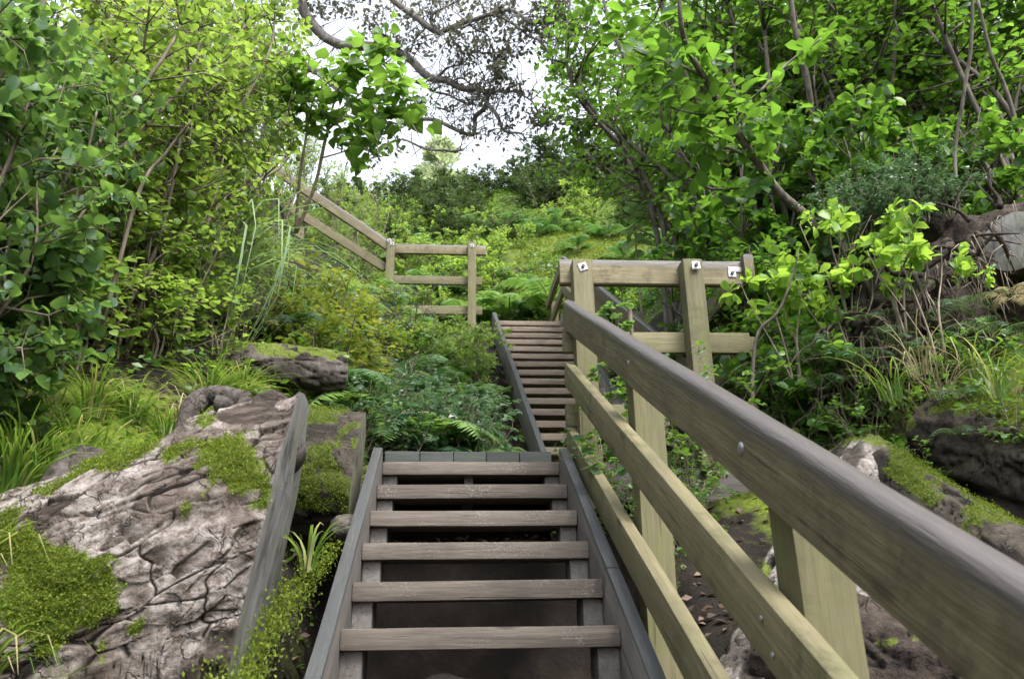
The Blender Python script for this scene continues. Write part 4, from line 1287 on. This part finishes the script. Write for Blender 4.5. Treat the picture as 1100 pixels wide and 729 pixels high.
# far pine beyond the ridge
def pine():
    g = np.random.default_rng(9); p = at(474, 152, 46); gz = H(p.x, p.y); h = p.z - gz
    t = thing('pine_tree', 'distant pine tree beyond the ridge with haze painted into its needles', 'tree', (p.x, p.y, gz))
    st = Acc(); tube(st, [(0, 0, -.3), (0, 0, h * .98)], [.4, .04], 8); link('trunk', st.mesh('trunk', M['bark_tree'], True), t)
    out = [[], [], [], [], []]
    for k in range(16000):
        f = g.random() ** .7; zz = h * (1 - f * .55); r = 3.4 * f ** .6 * (.75 + .35 * mnoise.noise(Vector((zz * .9, k % 7, 0)))) + .15
        a = g.uniform(0, 6.283); rr = r * math.sqrt(g.random())
        q = np.array([math.cos(a) * rr, math.sin(a) * rr, zz])
        if mnoise.noise(Vector(q) * .9) < -.12: continue
        out[0].append(q); out[1].append([math.cos(a), math.sin(a), .4 + g.normal(0, .4)]); out[2].append(rv(g, 1)); out[3].append(g.uniform(.18, .42)); out[4].append(g.beta(2, 2))
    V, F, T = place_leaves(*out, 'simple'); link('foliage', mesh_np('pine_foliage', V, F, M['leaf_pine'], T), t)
pine()

# ------------------------------------------------------------------ back hill
g = np.random.default_rng(33)
for k in range(30):
    x = -3.4 + 11.5 * (k + g.uniform(-.3, .3)) / 30; y = g.uniform(18.4, 20.2)
    put_shrub('ridge_shrub', 'dark bush in the row along the skyline of the back hill', 'shrub', S_RIDGE[g.integers(2)], (x, y, H(x, y) - .1), g.uniform(.8, 1.25) * (1.25 if x > 2.5 else .75), group='dark bushes along the hill skyline')
for k in range(26):
    x = g.uniform(-3, 6); y = g.uniform(16.2, 18.6)
    put_shrub('ridge_shrub', 'dark bush on the upper part of the back hill below the skyline', 'shrub', S_RIDGE[g.integers(2)], (x, y, H(x, y) - .1), g.uniform(.55, .85), group='dark bushes on the upper back hill')
for k in range(105):
    x = g.uniform(-3.2, 5.2); y = g.uniform(12.7, 17.4)
    if 1.6 < x < 4.2 and 13.6 < y < 16 and g.random() < .8: continue
    q = g.random()
    if q < .45: fern_at(x, y, FERNB[g.integers(3)], 'fern on the mossy back hill above the upper landing', 'ferns on the back hill', g.uniform(1.3, 2.0))
    elif q < .6: fern_at(x, y, FERNC[g.integers(2)], 'pale fern on the mossy back hill above the upper landing', 'pale ferns on the back hill', g.uniform(.6, .9))
    else: put_shrub('hill_shrub', 'small green bush on the mossy back hill', 'shrub', S_HILL[g.integers(2)], (x, y, H(x, y) - .08), g.uniform(.7, 1.2), group='small bushes on the back hill')

# pale woolly leaved saplings on the right of the back hill
def make_rosette(seed, h, n, lsize, mat):
    g = np.random.default_rng(seed); st = Acc(); out = [[], [], [], [], []]
    pth = smooth_path([(0, 0, -.1), (.02, .01, h * .4), (.03, -.02, h * .75), (.02, 0, h)], 5)
    tube(st, pth, np.linspace(.014, .007, len(pth)), 6)
    for k in range(n):
        t = k / n; zz = h * (.62 + .38 * t ** .6); a = k * 2.4 + g.uniform(-.3, .3); up = -.35 + 1.1 * t ** 2
        out[0].append([.025, -.01, zz]); out[1].append([math.cos(a), math.sin(a), up]); out[2].append([-.3 * math.cos(a), -.3 * math.sin(a), 1]); out[3].append(lsize * g.uniform(.7, 1.1) * (1 - .4 * t)); out[4].append(g.beta(2, 2))
    V, F, T = place_leaves(*out, 'ovate')
    return {'leaf': mesh_np('rosette_leaves', V, F, M[mat], T), 'stem': st.mesh('rosette_stem', M['stem_pale'], True), 'h': h}
S_PALE = [make_rosette(201 + i, h, 22, .24, 'leaf_woolly') for i, h in enumerate((.7, 1.0, 1.5, 2.1, 2.8))]
for px, py, z, lab in [(682, 215, 9.0, 'pale sapling with large woolly leaves above the landing railing'), (735, 240, 8.2, 'pale sapling right of the woolly one above the landing railing')]:
    L_('pale_sapling', lab, 'sapling', S_PALE, px, py, z, sxy=1.0, parts=('foliage', 'stem'))

# ------------------------------------------------------------------ right hand forest
rights = [(700, -40, 9.0, 'leafy tree at the edge of the sky right of centre', 1.0), (745, -60, 8.2, 'tall leafy tree behind the crooked bare branch', 1.0), (765, 30, 11.0, 'dark tree above the mossy slope at the edge of the sky', 1.1),
          (800, -70, 7.6, 'tall leafy tree at the top edge right of the crooked branch', 1.0), (860, -60, 8.2, 'tall leafy tree in the middle of the right hand forest', 1.1), (915, -70, 7.0, 'tall leafy tree above the stump on the right', 1.0),
          (975, -60, 7.8, 'tall leafy tree behind the grey sapling stem', 1.1), (1035, -80, 6.4, 'tall leafy tree near the right edge', 1.0), (1105, -60, 6.8, 'tall leafy tree at the right edge', 1.1),
          (735, 60, 13.0, 'far dark tree beside the skyline gap', .8), (790, 60, 11.0, 'dark tree deep in the forest behind the crooked branch', 1.2), (890, 60, 10.0, 'dark tree deep in the forest above the young bright sprigs', 1.2), (1010, 60, 9.5, 'dark tree deep in the forest behind the stump', 1.2)]
for px, py, z, lab, s in rights:
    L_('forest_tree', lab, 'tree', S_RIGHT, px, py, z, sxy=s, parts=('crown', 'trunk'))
for px, py, z, lab in [(800, 120, 6.6, 'broad leaved bush under the crooked branch'), (860, 140, 6.4, 'broad leaved bush in the shade left of the grey sapling'), (920, 130, 6.0, 'broad leaved bush in the shade above the ferny undergrowth'), (805, 175, 7.8, 'broad leaved bush over the dark trunk behind the landing'),
                       (790, 165, 9.4, 'broad leaved bush above the woolly sapling'), (1000, 130, 6.0, 'broad leaved bush above the stump roots'), (1070, 120, 5.6, 'broad leaved bush at the right edge above the sawn stump end'), (780, 195, 6.4, 'low broad leaved bush behind the corner of the landing railing'),
                       (850, 205, 6.2, 'low broad leaved bush behind the young bright sprigs')]:
    L_('broadleaf_shrub', lab, 'shrub', S_WHORL, px, py, z, sxy=.95)
for px, py, z, lab in [(800, 262, 5.8, 'low bush right of the landing railing corner'), (835, 285, 5.4, 'low bush behind the handrail below the bright sprigs'), (870, 300, 5.0, 'low bush in front of the stump roots'), (790, 292, 9.0, 'low bush seen through the landing railing'), (700, 285, 13.5, 'low bush seen between the two landing posts'),
                       (810, 335, 5.2, 'low bush below the corner of the landing railing'), (850, 345, 4.8, 'low bush over the pale peeling log'), (890, 365, 4.6, 'low shaded bush above the pale peeling log'), (655, 285, 13.8, 'low bush behind the left landing post'), (750, 262, 10.5, 'low bush behind the landing railing top')]:
    L_('low_shrub', lab, 'shrub', S_UNDER, px, py, z, sxy=.85)
for px, py, z, lab in [(890, 228, 4.6, 'bright young sprig standing out above the stump roots'), (945, 240, 4.4, 'bright young sprig leaning over the stump roots'), (985, 255, 4.2, 'bright young sprig beside the sawn stump'), (840, 290, 4.6, 'bright young sprig beside the landing corner'), (905, 285, 4.4, 'bright young sprig low over the roots')]:
    p = at(px, py, z); v = S_YOUNG[rnd.randrange(2)]
    put_shrub('young_sprig', lab, 'sapling', v, (p.x, p.y, p.z - .58), .65)
for px, py, z, lab in [(985, 425, 4.0, 'small sprig with pale drooping leaves on the bank above the mossy log'), (1045, 290, 4.2, 'tiny bright sprig growing from the stump roots')]:
    p = at(px, py, z)
    put_shrub('young_sprig', lab, 'sapling', S_YOUNG[0], (p.x, p.y, p.z - .16), .22)
for px, py, z, s, lab in [(735, 455, 4.2, .9, 'low creeper under the right post of the landing railing'), (700, 470, 4.2, .9, 'low creeper under the front edge of the landing'), (770, 440, 4.3, 1.0, 'low creeper below the square corner of the landing railing'),
                          (930, 455, 4.1, .6, 'small creeper on the litter strewn bank right of the pale log'), (1000, 500, 3.8, .5, 'small creeper over the slim mossy log'), (1080, 420, 3.6, .8, 'creeper hanging over the dark rotting log'), (1030, 400, 4.0, .7, 'creeper below the stump roots'),
                          (655, 512, 4.15, .8, 'low creeper behind the rails under the corner post of the landing'), (690, 512, 4.1, .8, 'low creeper behind the rails right of the landing corner post'), (725, 505, 4.1, .9, 'low creeper in the gap below the right landing post'), (720, 590, 3.2, .6, 'small creeper in the litter beside the lower end of the pale log'), (690, 560, 3.5, .6, 'small creeper between the middle post and the pale log'), (740, 520, 3.5, .6, 'small creeper at the lower end of the pale log'), (960, 420, 4.2, .6, 'small creeper at the foot of the stump')]:
    p = at(px, py, z); put_shrub('low_creeper', lab, 'shrub', SH_COVER[rnd.randrange(3)], p - Vector((0, 0, .22 * s)), s)
for px, py, z, s in [(975, 320, 4.3, .5), (1010, 345, 4.2, .55), (940, 350, 4.3, .5), (1045, 330, 4.2, .5), (1065, 365, 4.0, .6), (1000, 380, 4.1, .6), (925, 395, 4.2, .55), (1085, 320, 4.2, .5), (955, 375, 4.2, .6), (1030, 470, 3.7, .4)]:
    p = at(px, py, z); put_shrub('fern', 'small fern hanging on the dark soil of the uprooted stump', 'fern', FERN[rnd.randrange(3)] if rnd.random() < .6 else FERND, p, s, group='small ferns on the uprooted stump', parts=('fronds', 'stalks'))
S_BLUE = [make_shrub('blue', s, .6, .75, 7, 60, 13, .05, 'ovate', 'leaf_blue', low=.1, twig_len=.45, droop=.5) for s in (221, 222)]
for px, py, z, s in [(945, 185, 5.0, .5), (985, 190, 4.9, .5), (925, 205, 5.0, .5), (1010, 185, 4.9, .5), (965, 210, 4.8, .5), (905, 220, 4.9, .5)]:
    p = at(px, py, z); put_shrub('drooping_shrub', 'blue green drooping undergrowth above the stump roots on the right', 'shrub', S_BLUE[rnd.randrange(2)], p - Vector((0, 0, .25)), s, group='blue green undergrowth above the stump')
for px, py, z, s in [(870, 390, 4.4, .7), (840, 400, 4.6, .8), (905, 395, 4.3, .7), (880, 420, 4.3, .6), (1030, 430, 3.8, .45), (820, 420, 4.8, .7)]:
    p = at(px, py, z); put_shrub('fern', 'dark fern in the shade under the bushes above the pale log', 'fern', FERN[rnd.randrange(3)], p, s, group='dark ferns above the pale log', parts=('fronds', 'stalks'))

# crooked bare branched tree
def crooked():
    g = np.random.default_rng(66)
    base = at(905, 300, 5.6); base.z = H(base.x, base.y) - .1
    t = thing('crooked_tree', 'crooked thin tree whose bare stem leans left across the right hand forest', 'tree', base)
    out = [[], [], [], [], []]; first = True
    for pts, r0, r1 in [([(905, 300, 5.6), (872, 240, 5.5), (838, 208, 5.4), (812, 172, 5.3), (785, 132, 5.2), (760, 90, 5.1), (738, 50, 5.0), (731, 20, 4.9), (730, -20, 4.9)], .038, .012),
                        ([(838, 208, 5.4), (800, 202, 5.4), (765, 203, 5.4), (740, 192, 5.4)], .016, .005), ([(812, 172, 5.3), (780, 158, 5.2), (755, 155, 5.1)], .017, .006), ([(775, 125, 5.2), (745, 122, 5.1), (710, 112, 5.0)], .010, .004),
                        ([(755, 82, 5.1), (725, 68, 5.0), (690, 58, 5.0), (668, 45, 5.0)], .011, .004), ([(785, 132, 5.2), (815, 100, 5.2), (850, 65, 5.3), (885, 40, 5.3)], .013, .005), ([(765, 155, 5.2), (790, 135, 5.0), (840, 90, 4.9)], .008, .003)]:
        st = Acc(); pth = smooth_path([np.array(at(*p)) for p in pts], 6)
        tube(st, pth - np.array(base), np.linspace(r0, r1, len(pth)), 7)
        link('trunk' if first else 'limb', st.mesh('limb', M['bark_tree'], True), t); first = False
        for i in range(len(pth) // 3, len(pth)):
            if g.random() < .5: continue
            d = rv(g, 1); d[2] += .2; twig_leaves(g, out, pth[i], d, .22, 8, .12, whorl=False)
    out[0] = [p - np.array(base) for p in out[0]]
    V, F, T = place_leaves(*out, 'oval'); link('crown', mesh_np('crooked_crown', V, F, M['leaf_right'], T), t)
crooked()

def sapling(label, pts, r0, r1, mat='bark_tree', leaves=None):
    base = at(*pts[0]); gz = H(base.x, base.y); base.z = min(base.z, gz + .5)
    t = thing('bare_sapling', label, 'sapling', base)
    st = Acc(); P = [np.array(at(*p)) for p in pts]; P[0] = np.array(base) - [0, 0, .1]
    pth = smooth_path(P, 6); tube(st, pth - np.array(base), np.linspace(r0, r1, len(pth)), 7)
    link('stem', st.mesh('stem', M[mat], True), t)
sapling('straight grey sapling stem rising past the stump on the right', [(1021, 240, 4.9), (1026, 180, 4.9), (1034, 110, 4.9), (1043, 50, 4.9), (1045, -20, 4.9)], .013, .010)
sapling('grey pole like stem in the shade left of the stump', [(880, 245, 6.2), (876, 160, 6.2), (868, 90, 6.2), (852, 20, 6.2), (850, -20, 6.2)], .03, .02)
sapling('thin brown stem leaning in the shade of the right hand forest', [(925, 240, 6.3), (945, 160, 6.3), (958, 90, 6.2), (962, 30, 6.2)], .026, .016)
sapling('thick shaded trunk behind the landing railing on the right', [(778, 275, 8.5), (781, 220, 8.4), (776, 150, 8.4), (768, 60, 8.4)], .12, .08)
sapling('second shaded trunk just right of the thick one behind the railing', [(800, 270, 9.0), (802, 200, 9.0), (812, 120, 9.0), (815, 40, 9.0)], .08, .05)
sapling('pale leaning stem at the right edge above the stump', [(1100, 170, 5.2), (1085, 110, 5.2), (1065, 60, 5.2), (1050, 0, 5.2)], .016, .010)
sapling('bare twiggy stem in front of the landing corner', [(800, 395, 4.5), (812, 365, 4.45), (836, 335, 4.4), (850, 300, 4.4), (858, 272, 4.4)], .012, .004)
sapling('bare brown stem leaning in the left thicket above the hollow', [(48, 330, 3.0), (62, 270, 3.05), (80, 220, 3.1), (95, 160, 3.1), (104, 120, 3.1)], .008, .004, 'stem')
sapling('pale leaning stem in the middle of the left thicket', [(130, 235, 4.0), (150, 205, 4.0), (178, 165, 4.1), (205, 130, 4.1)], .012, .006, 'stem')
sapling('short pole leaning in front of the landing railing', [(681, 372, 4.35), (678, 350, 4.35), (675, 323, 4.35)], .012, .012, 'stem')

# climbing sprigs on the rails
S_VINE = make_shrub('vine', 211, .30, .4, 3, 9, 7, .055, 'broad', 'leaf_glossy', low=.3, twig_len=.3, stem_r=.008)
for px, py, z, s, lab in [(650, 520, 3.75, 1.0, 'leafy sprig poking through the lower rails of the front railing'), (655, 435, 4.15, .8, 'leafy sprig between the top and middle front rails'), (660, 375, 4.25, .9, 'thin sprig in front of the landing railing')]:
    put_shrub('climbing_sprig', lab, 'vine', S_VINE, at(px, py, z), s)

# ------------------------------------------------------------------ loose ground cover and litter
def scatter(name, label, cat, n, area, mat, tpl, size, seed, keep, lift=.0, group=None, flat=.5):
    g = np.random.default_rng(seed); out = [[], [], [], [], []]
    xa, xb, ya, yb = area
    X = g.uniform(xa, xb, n * 4); Y = g.uniform(ya, yb, n * 4)
    Z = Hn(X, Y)
    for x, y, z in zip(X, Y, Z):
        if len(out[0]) >= n: break
        if not keep(x, y): continue
        a = g.uniform(0, 6.283)
        nzv = .12 * mnoise.noise(Vector((x, y, 0)) * 1.1) + .05 * mnoise.noise(Vector((x, y, 0)) * 3.7)
        zz = z + nzv * (.5 if -.5 < x < 1.9 and y < 11.5 else 1.3)
        out[0].append([x, y, zz + g.uniform(0, 1) ** 2 * lift + .004]); out[1].append([math.cos(a), math.sin(a), g.normal(.15, flat * .6)]); out[2].append(np.array([0, -.15, 1]) + rv(g, flat)); out[3].append(size * g.uniform(.5, 1.2)); out[4].append(g.beta(2, 2))
    V, F, T = place_leaves(*out, tpl)
    o = link(name, mesh_np(name, V, F, M[mat], T)); tag(o, label, cat, kind='stuff'); return o

onstairs = lambda x, y: (-.45 < x < .72 and y < 5.3) or (.55 < x < 1.9 and 4.3 < y < 12.3) or (-.9 < x < 1.6 and 10.9 < y < 12.3)
scatter('leaf_litter', 'brown fallen leaves scattered over the bank and under the steps', 'leaf litter', 15000, (-5, 5.5, .5, 8), 'litter', 'simple', .06, 5, lambda x, y: not (-.5 < x < .75 and y < 4.6), .03)
scatter('ground_cover', 'low green creeping plants covering the banks', 'ground cover', 26000, (-6, 6, 2.6, 12.5), 'cover', 'simple', .065, 6, lambda x, y: not onstairs(x, y) and not (x > .7 and y < 5.2 and x < 3.0) and mnoise.noise(Vector((x * 1.3, y * 1.3, 3))) > -.25 and not (-2.6 < x < -.5 and y < 3.6), .14, flat=.7)
scatter('hill_cover', 'small leafy plants covering the back hill', 'ground cover', 42000, (-6, 9, 12.4, 20), 'cover', 'simple', .09, 8, lambda x, y: mnoise.noise(Vector((x * .8, y * .8, 9))) > (.12 if 1.0 < x < 4.6 and 13.2 < y < 16.2 else -.6), .22, flat=.8)
scatter('moss_carpet', 'yellow green moss carpeting the slope above the landing', 'moss', 9000, (1.3, 5.5, 13.2, 16.6), 'moss', 'simple', .07, 10, lambda x, y: mnoise.noise(Vector((x * .8, y * .8, 9))) < .22, .06, flat=.8)

# ------------------------------------------------------------------ light
w = bpy.data.worlds.new('World'); SC.world = w; w.use_nodes = True
nt = w.node_tree; nt.nodes.clear()
sky = nt.nodes.new('ShaderNodeTexSky'); sky.sky_type = 'NISHITA'; sky.sun_disc = False
SUN_EL, SUN_AZ = R(54), R(150)     # azimuth clockwise from +Y: high, behind the camera and to the right
sky.sun_elevation = SUN_EL; sky.sun_rotation = SUN_AZ; sky.air_density = 1.0; sky.dust_density = 3.0; sky.ozone_density = .6
hs = nt.nodes.new('ShaderNodeHueSaturation'); hs.inputs['Saturation'].default_value = .32; hs.inputs['Value'].default_value = 1.0
bg = nt.nodes.new('ShaderNodeBackground'); bg.inputs[1].default_value = .15
wo = nt.nodes.new('ShaderNodeOutputWorld')
nt.links.new(sky.outputs[0], hs.inputs['Color']); nt.links.new(hs.outputs[0], bg.inputs[0]); nt.links.new(bg.outputs[0], wo.inputs[0])
sd = bpy.data.lights.new('Sun', 'SUN'); sd.energy = 1.15; sd.angle = R(28); sd.color = (1, .96, .9)
so = bpy.data.objects.new('Sun', sd); COL.objects.link(so)
to_sun = Vector((math.sin(SUN_AZ) * math.cos(SUN_EL), math.cos(SUN_AZ) * math.cos(SUN_EL), math.sin(SUN_EL)))
so.rotation_euler = to_sun.to_track_quat('Z', 'Y').to_euler(); so.location = (0, 0, 30)

# ------------------------------------------------------------------ camera and render
cd = bpy.data.cameras.new('Camera'); cd.sensor_width = 36; cd.lens = 36 * FPX / 1100; cd.clip_start = .05; cd.clip_end = 3000
cam = bpy.data.objects.new('Camera', cd); COL.objects.link(cam)
m = Matrix((RIGHT, UP, -FWD)).transposed().to_4x4(); cam.matrix_world = m
cd.dof.use_dof = True; cd.dof.focus_distance = 4.6; cd.dof.aperture_fstop = 5.6
SC.camera = cam
vs = SC.view_settings
vs.view_transform = 'Standard'; vs.look = 'None'; vs.gamma = 1; vs.use_curve_mapping = False; vs.exposure = 2.12
cy = SC.cycles
cy.max_bounces = 5; cy.diffuse_bounces = 3; cy.glossy_bounces = 2; cy.transmission_bounces = 4; cy.transparent_max_bounces = 4
cy.use_denoising = True; cy.sample_clamp_indirect = 6; cy.use_adaptive_sampling = True; cy.adaptive_threshold = .015
try:
    cy.denoiser = 'OPENIMAGEDENOISE'; cy.denoising_input_passes = 'RGB_ALBEDO_NORMAL'
except Exception:
    pass
